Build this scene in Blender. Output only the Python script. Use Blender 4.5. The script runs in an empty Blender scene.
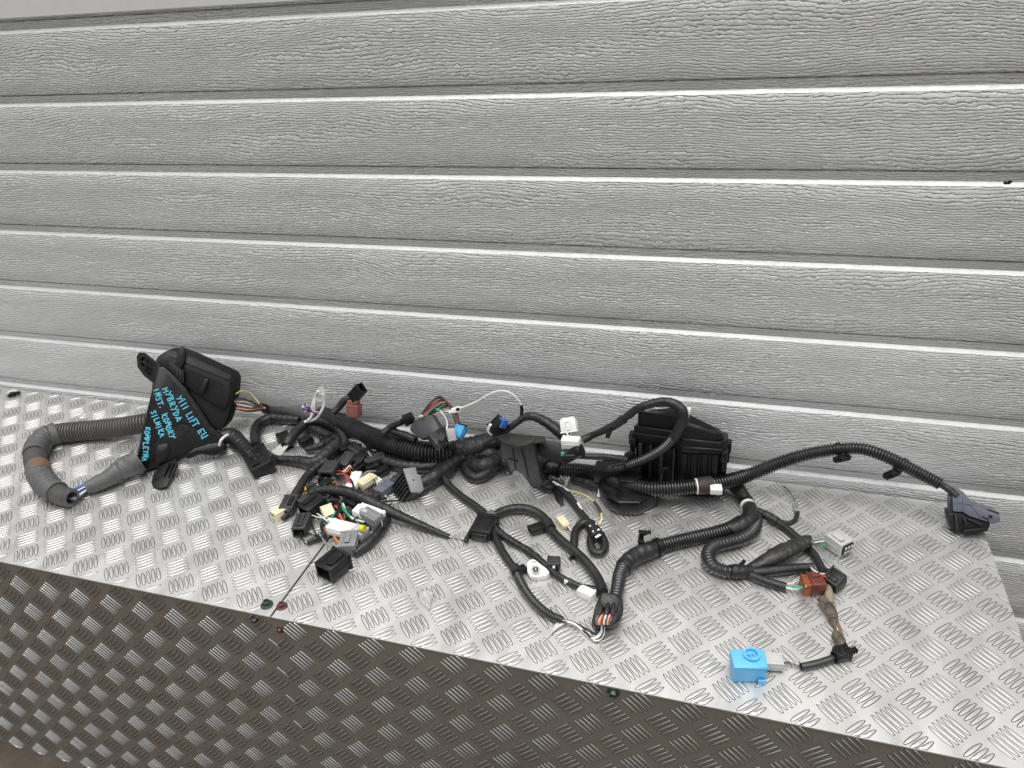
import bpy, bmesh, math, random
from mathutils import Vector, Matrix, noise as mnoise
import numpy as np
R = random.Random(7)
SC = bpy.context.scene
COL = SC.collection
U = 0.0622                      # metres per tread-plate repeat (the plate's pattern gives the scale)

# ------------------------------------------------------------------ camera
F_PX = 757.80
YAW, PITCH, ROLL = -0.323115, 0.510255, -0.065680
CAM = Vector((1.446664, -13.074104, 13.200495)) * U
_r = Vector((math.cos(YAW), -math.sin(YAW), 0))
FWD = Vector((math.sin(YAW) * math.cos(PITCH), math.cos(YAW) * math.cos(PITCH), -math.sin(PITCH)))
_u = _r.cross(FWD)
RIGHT = math.cos(ROLL) * _r + math.sin(ROLL) * _u
UP = -math.sin(ROLL) * _r + math.cos(ROLL) * _u
cd = bpy.data.cameras.new('camera')
cam = bpy.data.objects.new('camera', cd)
COL.objects.link(cam)
cam.matrix_world = Matrix(((RIGHT.x, UP.x, -FWD.x, CAM.x), (RIGHT.y, UP.y, -FWD.y, CAM.y),
                           (RIGHT.z, UP.z, -FWD.z, CAM.z), (0, 0, 0, 1)))
cd.sensor_fit = 'HORIZONTAL'
cd.sensor_width = 36.0
cd.lens = 36.0 * F_PX / 1024.0
cd.clip_start, cd.clip_end = 0.02, 200
SC.camera = cam

# ------------------------------------------------------------------ daylight: overcast
SUN_EL, SUN_AZ = math.radians(88), math.radians(180)     # azimuth clockwise from +Y
w = bpy.data.worlds.new('World')
SC.world = w
w.use_nodes = True
nt = w.node_tree
for n in list(nt.nodes):
    nt.nodes.remove(n)
sky = nt.nodes.new('ShaderNodeTexSky')
sky.sky_type = 'NISHITA'
sky.sun_disc = False
sky.sun_elevation = SUN_EL
sky.sun_rotation = SUN_AZ
sky.air_density, sky.dust_density, sky.ozone_density = 1.0, 6.0, 1.0
hs = nt.nodes.new('ShaderNodeHueSaturation')
hs.inputs['Saturation'].default_value = 0.20             # a closed cloud cover is nearly grey
bg = nt.nodes.new('ShaderNodeBackground')
bg.inputs['Strength'].default_value = 0.085
wo = nt.nodes.new('ShaderNodeOutputWorld')
nt.links.new(sky.outputs[0], hs.inputs['Color'])
nt.links.new(hs.outputs[0], bg.inputs['Color'])
nt.links.new(bg.outputs[0], wo.inputs['Surface'])
sd = bpy.data.lights.new('sun', 'SUN')
sd.energy = 1.5
sd.angle = math.radians(80)
sd.color = (1.0, 0.985, 0.955)
sun = bpy.data.objects.new('sun', sd)
COL.objects.link(sun)
sdir = Vector((math.sin(SUN_AZ) * math.cos(SUN_EL), math.cos(SUN_AZ) * math.cos(SUN_EL), math.sin(SUN_EL)))
sun.rotation_euler = sdir.to_track_quat('Z', 'Y').to_euler()
sun.location = sdir * 6
SC.view_settings.view_transform = 'Standard'
SC.view_settings.look = 'None'
SC.view_settings.gamma = 1
SC.view_settings.use_curve_mapping = False
SC.view_settings.exposure = 0.80

# ------------------------------------------------------------------ from photo measurements to world points
def ray(px, py):
    return FWD + RIGHT * ((px - 512) / F_PX) - UP * ((py - 384) / F_PX)
def at(px, py, h=0.0):                      # the point h metres above the bench top
    d = ray(px, py)
    return CAM + d * ((h - CAM.z) / d.z)
def aty(px, py, y):                         # the point at distance y (bench depth axis)
    d = ray(px, py)
    return CAM + d * ((y - CAM.y) / d.y)
def mpp(p):                                 # metres per photo pixel at a world point
    return (p - CAM).dot(FWD) / F_PX

# ------------------------------------------------------------------ object helpers
def tag(o, label=None, cat=None, group=None, kind=None):
    if label: o['label'] = label
    if cat: o['category'] = cat
    if group: o['group'] = group
    if kind: o['kind'] = kind
    return o
def empty(name, loc=(0, 0, 0)):
    o = bpy.data.objects.new(name, None)
    o.location = loc
    o.empty_display_size = 0.02
    COL.objects.link(o)
    return o
def link_mesh(name, me, parent=None):
    o = bpy.data.objects.new(name, me)
    COL.objects.link(o)
    if parent is not None:
        o.parent = parent
        o.matrix_parent_inverse = parent.matrix_world.inverted() if parent.type != 'EMPTY' else Matrix.Translation(-parent.location)
    return o
def obj(name, bm, mat, parent=None, smooth=None, label=None):
    me = bpy.data.meshes.new(name)
    bmesh.ops.recalc_face_normals(bm, faces=bm.faces)
    if smooth is not None:
        for f in bm.faces: f.smooth = True
        c = math.radians(smooth)
        for e in bm.edges:
            if len(e.link_faces) == 2 and e.calc_face_angle(0) > c: e.smooth = False
    bm.to_mesh(me)
    bm.free()
    me.materials.append(mat)
    o = link_mesh(name, me, parent)
    if label: o['label'] = label
    return o

# ------------------------------------------------------------------ materials
def mat_new(name):
    m = bpy.data.materials.new(name)
    m.use_nodes = True
    t = m.node_tree
    return m, t, t.nodes['Principled BSDF']
def N(t, kind, **kw):
    n = t.nodes.new(kind)
    for k, v in kw.items(): setattr(n, k, v)
    return n
def setin(n, **kw):
    for k, v in kw.items(): n.inputs[k.replace('_', ' ')].default_value = v
def ramp(t, src, stops):
    r = N(t, 'ShaderNodeValToRGB')
    e = r.color_ramp.elements
    e[0].position, e[0].color = stops[0][0], stops[0][1]
    e[1].position, e[1].color = stops[-1][0], stops[-1][1]
    for p, c in stops[1:-1]:
        x = e.new(p); x.color = c
    t.links.new(src, r.inputs[0])
    return r.outputs[0]
def g(v, a=1.0): return (v, v, v, a) if not isinstance(v, tuple) else (*v, a)
def noise_tex(t, scale, detail=4, rough=.55, vec=None, coord='Object', stretch=None):
    n = N(t, 'ShaderNodeTexNoise')
    setin(n, Scale=scale, Detail=detail, Roughness=rough)
    tc = N(t, 'ShaderNodeTexCoord')
    v = tc.outputs[coord]
    if stretch:
        mp = N(t, 'ShaderNodeMapping')
        mp.inputs['Scale'].default_value = stretch
        t.links.new(v, mp.inputs['Vector'])
        v = mp.outputs[0]
    t.links.new(v, n.inputs['Vector'])
    return n
def plastic(name, col, rough=.45, dust=.25, dustcol=(.20, .19, .17), bump=.15, bscale=900, metallic=0, spec=.5, bdist=.0004):
    """moulded plastic or rubber with handling dust and a faint grain"""
    m, t, b = mat_new(name)
    setin(b, Metallic=metallic)
    b.inputs['Specular IOR Level'].default_value = spec
    n1 = noise_tex(t, 22, 6, .65)
    fac = ramp(t, n1.outputs['Fac'], [(.42, g(0.)), (.78, g(dust))])
    mx = N(t, 'ShaderNodeMix', data_type='RGBA')
    mx.inputs['A'].default_value = g(col)
    mx.inputs['B'].default_value = g(dustcol)
    t.links.new(fac, mx.inputs['Factor'])
    t.links.new(mx.outputs['Result'], b.inputs['Base Color'])
    n2 = noise_tex(t, 60, 4, .6)
    rr = ramp(t, n2.outputs['Fac'], [(.3, g(max(.05, rough - .10))), (.7, g(min(1, rough + .16)))])
    t.links.new(rr, b.inputs['Roughness'])
    n3 = noise_tex(t, bscale, 3, .6)
    bp = N(t, 'ShaderNodeBump')
    setin(bp, Strength=bump, Distance=bdist)
    t.links.new(n3.outputs['Fac'], bp.inputs['Height'])
    t.links.new(bp.outputs[0], b.inputs['Normal'])
    return m

def plate_mat(name, base, rough, grime, grimecol, streak):
    m, t, b = mat_new(name)
    setin(b, Metallic=1.0)
    nA = noise_tex(t, 5.5, 8, .62)
    nB = noise_tex(t, 60, 5, .7)
    nC = noise_tex(t, 1.6, 3, .5)
    nD = noise_tex(t, 30, 4, .6, stretch=streak)
    add = N(t, 'ShaderNodeMath', operation='MULTIPLY_ADD')
    t.links.new(nA.outputs['Fac'], add.inputs[0]); add.inputs[1].default_value = .55
    add2 = N(t, 'ShaderNodeMath', operation='MULTIPLY_ADD')
    t.links.new(nB.outputs['Fac'], add2.inputs[0]); add2.inputs[1].default_value = .25
    mC = N(t, 'ShaderNodeMath', operation='MULTIPLY')
    t.links.new(nC.outputs['Fac'], mC.inputs[0]); mC.inputs[1].default_value = .25
    t.links.new(mC.outputs[0], add2.inputs[2])
    t.links.new(add2.outputs[0], add.inputs[2])
    fac = ramp(t, add.outputs[0], [(.40, g(0.)), (.66, g(grime))])
    mx = N(t, 'ShaderNodeMix', data_type='RGBA')
    mx.inputs['A'].default_value = g(base); mx.inputs['B'].default_value = g(grimecol)
    t.links.new(fac, mx.inputs['Factor'])
    t.links.new(mx.outputs['Result'], b.inputs['Base Color'])
    rr = ramp(t, nD.outputs['Fac'], [(.3, g(rough - .08)), (.7, g(rough + .12))])
    t.links.new(rr, b.inputs['Roughness'])
    mm = N(t, 'ShaderNodeMath', operation='MULTIPLY_ADD')
    t.links.new(fac, mm.inputs[0]); mm.inputs[1].default_value = -.8; mm.inputs[2].default_value = .95
    t.links.new(mm.outputs[0], b.inputs['Metallic'])
    bp = N(t, 'ShaderNodeBump'); setin(bp, Strength=.25, Distance=.0006)
    t.links.new(nB.outputs['Fac'], bp.inputs['Height'])
    t.links.new(bp.outputs[0], b.inputs['Normal'])
    return m

M = {}
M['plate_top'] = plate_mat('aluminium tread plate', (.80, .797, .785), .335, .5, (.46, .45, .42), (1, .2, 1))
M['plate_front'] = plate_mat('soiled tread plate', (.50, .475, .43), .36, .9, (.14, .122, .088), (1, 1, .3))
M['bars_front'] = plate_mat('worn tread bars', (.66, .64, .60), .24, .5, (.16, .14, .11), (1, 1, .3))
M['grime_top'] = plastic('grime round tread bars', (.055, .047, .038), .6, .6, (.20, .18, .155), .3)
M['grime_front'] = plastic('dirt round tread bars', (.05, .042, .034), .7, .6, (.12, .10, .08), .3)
M['sky_glint_edge'] = plastic('aluminium edge with painted sky glint', (.90, .89, .86), .20, .25, (.5, .46, .38), .1, metallic=1.0)  # flanks of the front bars: brighter metal paints in the sky's glint
M['dark_steel'] = plastic('dark steel', (.02, .02, .02), .7, .2, (.05, .05, .045))

def door_mat():
    m, t, b = mat_new('silver woodgrain steel')
    tc = N(t, 'ShaderNodeTexCoord')
    sx = N(t, 'ShaderNodeSeparateXYZ'); t.links.new(tc.outputs['Object'], sx.inputs[0])
    # ridges run along the door; a slow warp gives the cathedral arcs, a quick one breaks them up
    def warp(scale, stretch, detail):
        return noise_tex(t, scale, detail, .5, stretch=stretch).outputs['Fac']
    def mad(x, k, add):
        n = N(t, 'ShaderNodeMath', operation='MULTIPLY_ADD'); t.links.new(x, n.inputs[0]); n.inputs[1].default_value = k
        if add is None: n.inputs[2].default_value = 0
        else: t.links.new(add, n.inputs[2])
        return n.outputs[0]
    ph = mad(sx.outputs['Z'], 2 * math.pi / .0043, None)
    ph = mad(warp(4.5, (1, 1, 3.0), 1), 62, ph)
    ph = mad(warp(62, (1.35, 1, 2.3), 2.5), 10, ph)
    sn = N(t, 'ShaderNodeMath', operation='SINE'); t.links.new(ph, sn.inputs[0])
    amp = ramp(t, warp(26, (1, 1, 2.5), 3), [(.30, g(.7)), (.58, g(1.))])
    un = N(t, 'ShaderNodeMath', operation='MULTIPLY_ADD'); t.links.new(sn.outputs[0], un.inputs[0]); un.inputs[1].default_value = .5; un.inputs[2].default_value = .5
    grv = ramp(t, un.outputs[0], [(.0, g(0.)), (.16, g(.42)), (.36, g(.96)), (1., g(1.))])
    hm = N(t, 'ShaderNodeMath', operation='MULTIPLY'); t.links.new(grv, hm.inputs[0]); t.links.new(amp, hm.inputs[1])
    bp = N(t, 'ShaderNodeBump'); setin(bp, Strength=1.0, Distance=.0026)
    t.links.new(hm.outputs[0], bp.inputs['Height'])
    t.links.new(bp.outputs[0], b.inputs['Normal'])
    n2 = noise_tex(t, 3.0, 5, .6)
    c = ramp(t, n2.outputs['Fac'], [(.3, (.60, .607, .60, 1)), (.7, (.66, .667, .66, 1))])
    # sparse pale flecks where the coating is chipped
    vo = N(t, 'ShaderNodeTexVoronoi'); setin(vo, Scale=42, Randomness=1.0)
    t.links.new(tc.outputs['Object'], vo.inputs['Vector'])
    fl = ramp(t, vo.outputs['Distance'], [(.045, g(1.)), (.07, g(0.))])
    mx = N(t, 'ShaderNodeMix', data_type='RGBA')
    t.links.new(fl, mx.inputs['Factor']); t.links.new(c, mx.inputs['A']); mx.inputs['B'].default_value = (.75, .75, .74, 1)
    t.links.new(mx.outputs['Result'], b.inputs['Base Color'])
    setin(b, Metallic=.15, Roughness=.5)
    return m
M['door'] = door_mat()
M['door_bend_skylit'] = plastic('silver steel bend with painted sky light', (.74, .745, .74), .30, .3, (.42, .42, .41), .1, metallic=.15)  # same paint as the door, lightened to paint in sky light on the ledges
M['header'] = plastic('painted header', (.74, .73, .73), .5, .15, (.5, .49, .47), .1)
def ground_mat():
    m, t, b = mat_new('packed earth')
    n1 = noise_tex(t, 6, 8, .65); n2 = noise_tex(t, 90, 5, .7)
    c = ramp(t, n1.outputs['Fac'], [(.3, (.055, .044, .034, 1)), (.55, (.085, .07, .053, 1)), (.75, (.125, .105, .08, 1))])
    t.links.new(c, b.inputs['Base Color']); setin(b, Roughness=.95)
    bp = N(t, 'ShaderNodeBump'); setin(bp, Strength=.8, Distance=.01)
    t.links.new(n2.outputs['Fac'], bp.inputs['Height']); t.links.new(bp.outputs[0], b.inputs['Normal'])
    return m
M['ground'] = ground_mat()

# ------------------------------------------------------------------ ground
GZ = -9.15 * U
bm = bmesh.new()
bmesh.ops.create_grid(bm, x_segments=8, y_segments=8, size=30)
bmesh.ops.translate(bm, verts=bm.verts, vec=(0, 0, GZ))
tag(obj('ground', bm, M['ground']), kind='structure')

# ------------------------------------------------------------------ sectional garage door behind the bench
def wall_pt(x, d, z):                       # x, z along the door, d out of its face towards the bench (all in U)
    return Vector((x, 5.46 + .00168 * x + .04 * z - d, z + .0048 * x)) * U
Z0, PP = 12.2666, 2.00778
door = empty('garage_door', wall_pt(-10, 0, -9))
tag(door, 'silver grey ribbed garage door with woodgrain embossing behind the bench', 'garage door')
XL, XR = -48.0, 26.0
NX = 48
def door_panel(k):
    zk, zn = Z0 - k * PP, Z0 - (k + 1) * PP
    prof = [(-.088, zk + .048), (-.080, zk + .038), (-.008, zk - .034), (.0, zk - .046), (.004, zk - .5), (.006, (zk + zn) / 2), (.004, zn + .7),
            (.0, zn + .33), (-.010, zn + .305), (-.075, zn + .290), (-.075, zn + .268), (-.030, zn + .250), (-.033, zn + .235), (-.082, zn + .075), (-.088, zn + .048)]
    if k == 10: prof = prof[:6] + [(.0, -9.1)]
    bm = bmesh.new()
    rows = []
    for d, z in prof:
        rows.append([bm.verts.new(wall_pt(XL + (XR - XL) * i / NX, d, z)) for i in range(NX + 1)])
    back = [bm.verts.new(wall_pt(XL + (XR - XL) * i / NX, -.6, prof[0][1])) for i in range(NX + 1)]
    back2 = [bm.verts.new(wall_pt(XL + (XR - XL) * i / NX, -.6, prof[-1][1])) for i in range(NX + 1)]
    rows = [back] + rows + [back2]
    for a, b in zip(rows, rows[1:]):
        for i in range(NX):
            f = bm.faces.new((a[i], a[i + 1], b[i + 1], b[i]))
            if a in rows[1:3]: f.material_index = 1          # bend too tight for embossing; its paler colour holds painted sky light
    me_o = obj('panel', bm, M['door'], door, smooth=35)
    me_o.data.materials.append(M['door_bend_skylit'])
    return me_o
for k in range(-1, 11): door_panel(k)

# header above the door: proud board
bm = bmesh.new()
zb = Z0 + .37
pr = [(-.6, zb - .02), (.02, zb - .02), (.05, zb + .01), (.05, zb + 9), (-.6, zb + 9)]
rows = [[bm.verts.new(wall_pt(x, d, z)) for x in (XL, XR)] for d, z in pr]
for a, b in zip(rows, rows[1:] + rows[:1]): bm.faces.new((a[0], a[1], b[1], b[0]))
for s in (0, 1): bm.faces.new([r[s] for r in rows])
tag(obj('door_header', bm, M['header']), kind='structure')

# ------------------------------------------------------------------ bench clad in five-bar tread plate
bench = empty('workbench', (-9 * U, 1.4 * U, GZ))
tag(bench, 'long bench clad in silver tread plate with a soiled front', 'workbench')
BX0, BX1, BY0, BY1, SEAM = -30.0, 7.86, -2.54, 5.30, -8.46
SKEW = .006                                # back edge runs a hair out of square
TH = .0022 / U
def plate_box(x0, x1, lo, hi, kind):
    """a sheet with thin rounded border; kind top: lies in XY under z=0, kind front: stands in XZ at BY0"""
    bm = bmesh.new()
    nx, ny = max(2, int((x1 - x0) / 1.2)), max(2, int((hi - lo) / 1.2))
    def pos(a, b, t):
        if kind == 'top': return Vector((a, b, -t)) * U
        return Vector((a, BY0 + .006 + t, b)) * U
    gtop = [[bm.verts.new(pos(x0 + (x1 - x0) * i / nx, lo + (hi - lo) * j / ny, 0)) for i in range(nx + 1)] for j in range(ny + 1)]
    for j in range(ny):
        for i in range(nx):
            bm.faces.new((gtop[j][i], gtop[j][i + 1], gtop[j + 1][i + 1], gtop[j + 1][i]))
    lo_c = [bm.verts.new(pos(a, b, TH)) for a, b in ((x0, lo), (x1, lo), (x1, hi), (x0, hi))]
    bm.faces.new(lo_c[::-1])
    edges = [[gtop[0][i] for i in range(nx + 1)], [gtop[j][nx] for j in range(ny + 1)], [gtop[ny][i] for i in range(nx, -1, -1)], [gtop[j][0] for j in range(ny, -1, -1)]]
    for e, (p, q) in zip(edges, ((0, 1), (1, 2), (2, 3), (3, 0))):
        bm.faces.new(e[::-1] + [lo_c[p], lo_c[q]])
    return bm
BL, BW, BS, BH = .250, .036, .121, .016     # bar half length, half width, spacing, height (in U)
def bars(x0, x1, lo, hi, ox, oy, kind, pitch=1.0, rng=R):
    verts, faces = [], []
    stn = [-1.07, -1, -.84, -.5, 0, .5, .84, 1, 1.07]
    wid = [.06, .14, .52, .87, 1, .87, .52, .14, .06]
    if kind == 'top': cs = [(-1.42, .03), (-1.0, .08), (-.88, .80), (-.80, .95), (-.70, .99), (0, 1.0), (.70, .99), (.80, .95), (.88, .80), (1.0, .08), (1.42, .03)]
    else: cs = [(-1.42, .03), (-1.0, .06), (-.66, .84), (-.54, .96), (0, 1.0), (.54, .96), (.66, .84), (1.0, .06), (1.42, .03)]
    NS, NCS = len(stn), len(cs)
    bw = BW if kind == 'top' else BW * .80
    mats = []
    i0, i1 = int(math.floor((x0 - ox) / pitch)) - 1, int(math.ceil((x1 - ox) / pitch)) + 1
    j0, j1 = int(math.floor((lo - oy) / pitch)) - 1, int(math.ceil((hi - oy) / pitch)) + 1
    for jj in range(j0, j1 + 1):
        for ii in range(i0, i1 + 1):
            for hh in (0, 1):
                cx, cy = ox + (ii + .5 * hh) * pitch, oy + (jj + .5 * hh) * pitch
                s = .70710678
                ax, ay = (s, -s) if hh == 0 else (s, s)
                for k in range(-2, 3):
                    bx, by = cx - ay * k * BS, cy + ax * k * BS
                    if not (x0 + .01 < bx < x1 - .01 and lo + .05 < by < hi - .01): continue
                    ln = BL * rng.uniform(.95, 1.04); hz = BH * rng.uniform(.85, 1.1) * (1.7 if kind == 'front' else 1)
                    base = len(verts); inside = False
                    for st, wd in zip(stn, wid):
                        for c, z in cs:
                            q = c * wd * bw if abs(c) <= 1 else math.copysign(wd * bw + .0165, c)
                            X = bx + ax * st * ln - ay * q
                            Y = by + ay * st * ln + ax * q
                            if x0 < X < x1 and lo < Y < hi: inside = True
                            X = min(max(X, x0 + .001), x1 - .001); Y = min(max(Y, lo + .02), hi - .004)
                            zz = hz * (z if abs(c) > 1 else (z * (.3 + .7 * wd) if abs(st) <= 1 else .03))
                            verts.append(((X * U, Y * U, zz * U) if kind == 'top' else (X * U, (BY0 + .006 - zz) * U, Y * U)))
                    if not inside:
                        del verts[base:]; continue
                    for a in range(NS - 1):
                        for b in range(NCS - 1):
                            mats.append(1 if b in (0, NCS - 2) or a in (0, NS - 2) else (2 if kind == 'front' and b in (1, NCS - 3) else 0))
                            v = base + a * NCS + b
                            faces.append((v, v + 1, v + NCS + 1, v + NCS) if kind == 'front' else (v, v + NCS, v + NCS + 1, v + 1))
    me = bpy.data.meshes.new('tread_pattern')
    me.from_pydata(verts, [], faces)
    me.polygons.foreach_set('material_index', mats)
    me.polygons.foreach_set('use_smooth', [True] * len(me.polygons))
    me.update()
    return me
GAP = .026
def plate(name, x0, x1, lo, hi, ox, oy, kind, mat, bmat, label):
    p = obj(name, plate_box(x0, x1, lo, hi, kind), mat, bench, label=label)
    me = bars(x0, x1, lo, hi, ox, oy, kind, 1.0 if kind == 'top' else 1.01312)
    me.materials.append(bmat)
    me.materials.append(M['grime_top' if kind == 'top' else 'grime_front'])
    me.materials.append(M['sky_glint_edge'])
    tag(link_mesh('tread_pattern', me, p), kind='stuff')
plate('top_plate', SEAM + GAP, BX1, BY0 - .02, BY1, 0, 0, 'top', M['plate_top'], M['plate_top'], 'bright tread plate right of the seam')
plate('top_plate', BX0, SEAM - GAP, BY0 - .02, BY1, -9.324, -2.11734, 'top', M['plate_top'], M['plate_top'], 'bright tread plate left of the seam')
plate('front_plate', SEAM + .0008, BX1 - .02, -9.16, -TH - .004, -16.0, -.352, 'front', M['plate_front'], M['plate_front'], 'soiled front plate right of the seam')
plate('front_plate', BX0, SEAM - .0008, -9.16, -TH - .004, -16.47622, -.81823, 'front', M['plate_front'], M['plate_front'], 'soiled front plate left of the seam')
# carcass under the sheets
def box_bm(x0, x1, y0, y1, z0, z1):
    bm = bmesh.new()
    bmesh.ops.create_cube(bm, size=1)
    for v in bm.verts:
        v.co = Vector((x0 if v.co.x < 0 else x1, y0 if v.co.y < 0 else y1, z0 if v.co.z < 0 else z1))
    return bm
obj('carcass', box_bm((BX0 + .1) * U, (BX1 - .12) * U, (BY0 + .1) * U, (BY1 - .1) * U, GZ, (-TH - .02) * U), M['dark_steel'], bench)
obj('side_plate', box_bm((BX1 - .11) * U, (BX1 - .05) * U, (BY0 + .1) * U, (BY1 - .1) * U, GZ, (-TH - .004) * U), M['plate_front'], bench)

# ================================================================== materials of the loom
M['conduit'] = plastic('black corrugated tube', (.013, .013, .014), .26, .28, (.10, .10, .096), .08, spec=.8)
M['conduit_grey'] = plastic('dusty grey corrugated tube', (.092, .090, .088), .42, .6, (.15, .14, .125), .2)
M['tape'] = plastic('black cloth tape', (.0105, .0105, .011), .40, .34, (.066, .064, .060), .75, 230, bdist=.0016)
M['tape_grey'] = plastic('faded grey tape', (.088, .088, .089), .48, .5, (.13, .128, .12), .7, 230, bdist=.0016)
M['tape_olive'] = plastic('dusty sleeve', (.016, .0155, .0145), .36, .5, (.085, .08, .066), .8, 160, bdist=.002)
M['black'] = plastic('black moulded plastic', (.008, .008, .0087), .34, .18, (.045, .044, .042), .2, spec=.3)
M['cover'] = plastic('satin black moulding', (.005, .005, .0055), .20, .14, (.03, .029, .027), .10, spec=.34)
M['darkgrey'] = plastic('dark grey plastic', (.030, .031, .034), .42, .25, (.085, .085, .085), .2)
M['grey'] = plastic('grey plastic', (.20, .205, .21), .5, .3, (.30, .29, .28), .2)
M['bluegrey'] = plastic('blue grey plastic', (.115, .125, .155), .42, .3, (.2, .2, .21), .15)
M['lightgrey'] = plastic('light grey plastic', (.47, .47, .46), .45, .3, (.4, .38, .35), .15)
M['white'] = plastic('white nylon', (.80, .80, .78), .4, .25, (.55, .53, .48), .1)
M['cream'] = plastic('cream nylon', (.72, .66, .47), .45, .3, (.5, .45, .35), .1)
M['brown'] = plastic('brown plastic', (.13, .030, .022), .4, .3, (.2, .13, .1), .1)
M['rustred'] = plastic('red brown plastic', (.24, .085, .070), .4, .3, (.25, .17, .15), .1)
M['orange'] = plastic('orange brown plastic', (.23, .062, .016), .4, .25, (.3, .2, .12), .1)
M['blue'] = plastic('sky blue plastic', (.11, .43, .76), .40, .35, (.26, .46, .62), .15)
M['bluepart'] = plastic('blue plastic', (.04, .13, .45), .4, .2, (.15, .2, .35), .1)
M['cyan'] = plastic('cyan plastic', (.05, .33, .62), .4, .2, (.2, .35, .5), .1)
M['yellow'] = plastic('yellow plastic', (.62, .55, .05), .45, .2, (.5, .45, .2), .1)
M['ink'] = plastic('pale blue marker ink', (.10, .50, .66), .6, .1, (.2, .5, .6), .05)
M['steel'] = plastic('tinned metal', (.62, .62, .60), .3, .3, (.35, .33, .3), .1, metallic=.9)
M['rust'] = plastic('rusty clamp', (.16, .085, .05), .7, .5, (.28, .18, .12), .4)
M['browntape'] = plastic('dark brown tape', (.038, .026, .024), .6, .3, (.09, .07, .06), .4)
M['dirtycream'] = plastic('dirty cream tape', (.34, .285, .19), .7, 1.0, (.06, .05, .036), .8, 200, bdist=.0016)
M['mucky'] = plastic('black tape with dried mud', (.03, .028, .025), .6, 1.0, (.36, .30, .20), .5)
M['w_black'] = plastic('black wire', (.012, .012, .013), .35, .1)
M['w_white'] = plastic('white wire', (.74, .74, .71), .4, .3, (.5, .48, .42), .05)
M['w_red'] = plastic('red wire', (.42, .035, .03), .4, .2, (.3, .1, .08), .05)
M['w_green'] = plastic('green wire', (.04, .30, .17), .4, .2, (.15, .3, .2), .05)
M['w_orange'] = plastic('orange wire', (.55, .20, .05), .4, .2, (.4, .2, .1), .05)
M['w_yellow'] = plastic('yellow wire', (.62, .50, .18), .4, .2, (.5, .42, .2), .05)
M['w_blue'] = plastic('blue wire', (.06, .10, .42), .4, .2, (.2, .2, .35), .05)
M['w_brown'] = plastic('brown wire', (.22, .10, .06), .4, .2, (.3, .2, .15), .05)
M['w_purple'] = plastic('purple wire', (.16, .06, .28), .4, .2, (.3, .2, .35), .05)
M['w_grey'] = plastic('grey wire', (.25, .25, .26), .4, .2, (.3, .3, .3), .05)
M['w_pink'] = plastic('pink wire', (.62, .38, .36), .4, .2, (.5, .35, .33), .05)

def hx(px, py, where):
    """where: lift in millimetres over the bench, or ('y', v): distance v (in U) along the bench depth"""
    if isinstance(where, tuple): return aty(px, py, where[1] * U)
    return at(px, py, where * .001)

loom = empty('wiring_harness', at(470, 470, 0))
tag(loom, 'tangled black car wiring harness with fuse boxes and coloured plugs lying along the bench top', 'wiring harness')

# ------------------------------------------------------------------ tubes
def crom(P, step):
    """points along a Catmull-Rom curve; P rows: x y z r"""
    P = np.array(P, float)
    P = np.vstack([2 * P[0] - P[1], P, 2 * P[-1] - P[-2]])
    P[0, 3], P[-1, 3] = P[1, 3], P[-2, 3]
    out = []
    for i in range(1, len(P) - 2):
        a, b, c, d = P[i - 1], P[i], P[i + 1], P[i + 2]
        n = max(2, int(np.linalg.norm(c[:3] - b[:3]) / step * 1.15))
        for t in np.arange(n) / n:
            out.append(.5 * ((2 * b) + (c - a) * t + (2 * a - 5 * b + 4 * c - d) * t * t + (3 * b - a - 3 * c + d) * t ** 3))
    out.append(P[-2])
    out = np.array(out)
    s = np.r_[0, np.cumsum(np.linalg.norm(np.diff(out[:, :3], axis=0), axis=1))]
    m = max(3, int(s[-1] / step) + 1)
    q = np.linspace(0, s[-1], m)
    return np.stack([np.interp(q, s, out[:, k]) for k in range(4)], 1), q
def sweep(C, S, seg, rad, closed_ends=True, flat=1.0, hollow=0):
    """C centres+radius, rad(i, s, ang) -> radius factor"""
    bm = bmesh.new()
    T = np.gradient(C[:, :3], axis=0)
    T /= np.linalg.norm(T, axis=1)[:, None] + 1e-12
    n = np.cross(T[0], [0, 0, 1.0]); 
    if np.linalg.norm(n) < 1e-3: n = np.array([1., 0, 0])
    n /= np.linalg.norm(n)
    rings = []
    for i in range(len(C)):
        n = n - T[i] * (n @ T[i]); n /= np.linalg.norm(n)
        b = np.cross(T[i], n)
        ring = []
        for k in range(seg):
            a = 2 * math.pi * k / seg
            r = C[i, 3] * rad(i, S[i], a)
            ring.append(bm.verts.new(C[i, :3] + n * math.cos(a) * r + b * math.sin(a) * r * flat))
        rings.append(ring)
    for A, B in zip(rings, rings[1:]):
        for k in range(seg):
            bm.faces.new((A[k], A[(k + 1) % seg], B[(k + 1) % seg], B[k]))
    for which, ring in ((0, rings[0]), (1, rings[-1])):
        if hollow & (1 << which):                      # an open end: a wall thickness and a bore
            c = Vector(C[0 if which == 0 else -1, :3])
            d = Vector(T[0] if which == 0 else -T[-1]) * C[0 if which == 0 else -1, 3] * 1.2
            inn = [bm.verts.new(c + (v.co - c) * .82) for v in ring]
            dep = [bm.verts.new(c + (v.co - c) * .78 + d) for v in ring]
            for k in range(seg):
                bm.faces.new((ring[k], ring[(k + 1) % seg], inn[(k + 1) % seg], inn[k]))
                bm.faces.new((inn[k], inn[(k + 1) % seg], dep[(k + 1) % seg], dep[k]))
            bm.faces.new(dep)
        else:
            bm.faces.new(ring)
    return bm
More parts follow.
